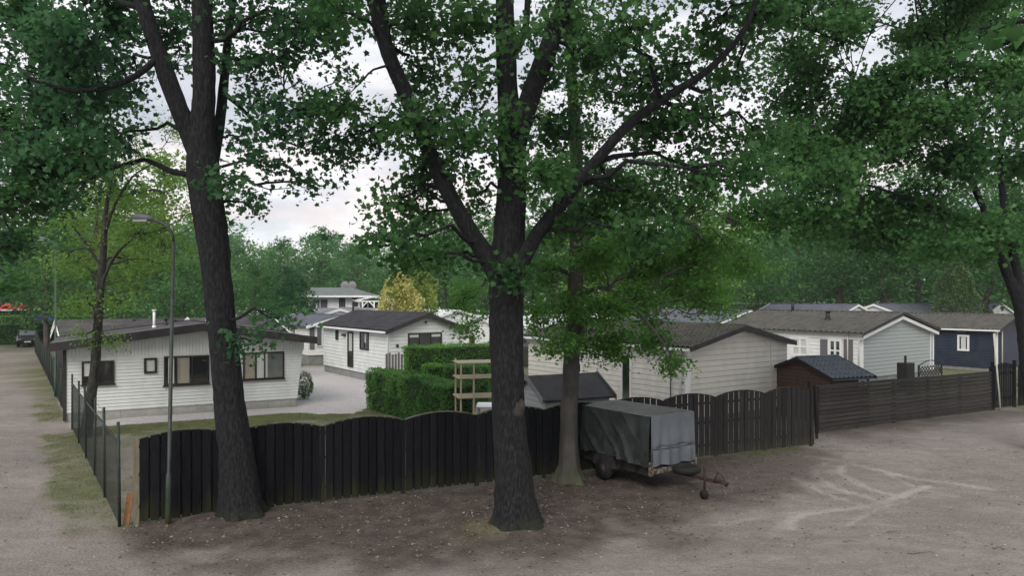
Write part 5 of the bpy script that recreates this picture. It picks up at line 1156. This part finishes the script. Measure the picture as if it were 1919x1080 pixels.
# conifers and columnar evergreen
def conifer(label, px, Y, Hs, R, lm_, n, ls, col=False):
    x = (px - CX) / F * Y; t = thing('conifer', label, 'tree', (x, Y, 0))
    MB().tube([(0, 0, 0), (0, 0, Hs * .9)], [.12, .02], 8).build('trunk', 'bark_far', t)
    z = RNG.random(n) ** .85; a = RNG.uniform(0, 6.28, n); lob = 1 + .16 * np.sin(a * 5 + z * 9) + .14 * np.sin(a * 3 - z * 17)
    pr = (np.sin(np.clip(z * .92 + .08, 0, 1) * math.pi) ** .55 * (1 - .25 * z)) if col else np.clip((1 - z) ** .62 * (1 + .25 * np.sin(z * 24)), 0.02, 1) * np.clip(z * 9 + .5, 0, 1)
    r = R * pr * lob * RNG.uniform(.55, 1.05, n) ** .5
    np_mesh('crown', leaves(np.c_[r * np.cos(a), r * np.sin(a), .15 + z * (Hs - .15)], ls, KITE, .9, .5), 4, lm_, t)
conifer('golden yellow conifer behind the black tiled roof', 748, 50, 6.2, 1.85, 'yellow', 6500, .19, True)
conifer('taller lime green conifer right behind the golden one', 779, 53, 7.9, 1.75, 'lime', 6500, .20, True)
conifer('dense columnar evergreen standing above the navy chalet roof', 1792, 56, 7.3, 1.75, 'thuja', 11000, .15, True)
conifer('small cone shaped conifer left of the green roofed house', 553, 62, 6.5, 2.0, 'maple_b', 6000, .18, True)
# the far wood that reads as one mass
LV = []; TB = MB(); rows = [(112, 13.5, 6.0), (126, 15, 6.5), (142, 17, 7)]
for Y, Hm, st in rows:
    px = -300.0
    while px < 2250:
        key = ['oak', 'ash', 'poplar', 'maple'][RNG.integers(4)]; _, lv = PR[key]
        k = 1.0 if 440 < px < 760 else (1.3 if px > 1000 or px < 350 else 1.2)
        s = Hm / 16 * k * RNG.uniform(.8, 1.12) ; a = RNG.uniform(0, 6.28); x = (px - CX) / F * Y; y = Y + RNG.normal(0, 3)
        c, sn = math.cos(a), math.sin(a); q = lv[RNG.random(len(lv)) < .62]; q = np.stack([q[..., 0]*c - q[..., 1]*sn, q[..., 0]*sn + q[..., 1]*c, q[..., 2]], -1)
        q = (q - q.mean(1, keepdims=True)) * 1.25 + q.mean(1, keepdims=True)
        LV.append(q * s * np.array((1.15, 1.15, 1)) + np.array((x, y, 0)))
        TB.tube([(x, y, 0), (x, y, 10 * s)], [.22, .12], 6); px += st * F / Y * RNG.uniform(.75, 1.2)
# undergrowth
n = 80000; ux = RNG.uniform(-85, 85, n); uy = RNG.uniform(104, 118, n); uz = RNG.random(n) ** .8 * (6.5 + 2.2 * np.sin(ux * .31) * np.sin(ux * .13 + 1) + 1.5 * np.sin(ux * .9))
LV.append(leaves(np.c_[ux, uy, uz], .55, KITE, .9))
LV = np.concatenate(LV); o = np_mesh('woodland', LV, 4, 'wood'); tag(o, 'distant green wood that closes the view behind the chalets', 'wood', kind='stuff')
tag(TB.build('woodland_trunks', 'bark_far'), 'tree trunks inside the distant wood', 'wood', kind='stuff')
print('leaves in wood', len(LV))

# ------------------------------------------------------------------ haze
HAZE = 0.00035
if HAZE:
    m = bpy.data.materials.new('haze'); m.use_nodes = True; t = m.node_tree; t.nodes.remove(t.nodes['Principled BSDF'])
    v = N(t, 'ShaderNodeVolumePrincipled', inp={'Density': HAZE, 'Color': (.84, .92, .96, 1), 'Anisotropy': .2}); L(t, v.outputs[0], t.nodes['Material Output'].inputs['Volume'])
    M['haze'] = m; o = MB().box((-310, -70, -1.2), (310, 310, 36)).build('haze', 'haze'); tag(o, 'thin evening haze in the air over the whole site', 'haze', kind='stuff')
    # keep the ground wholly inside
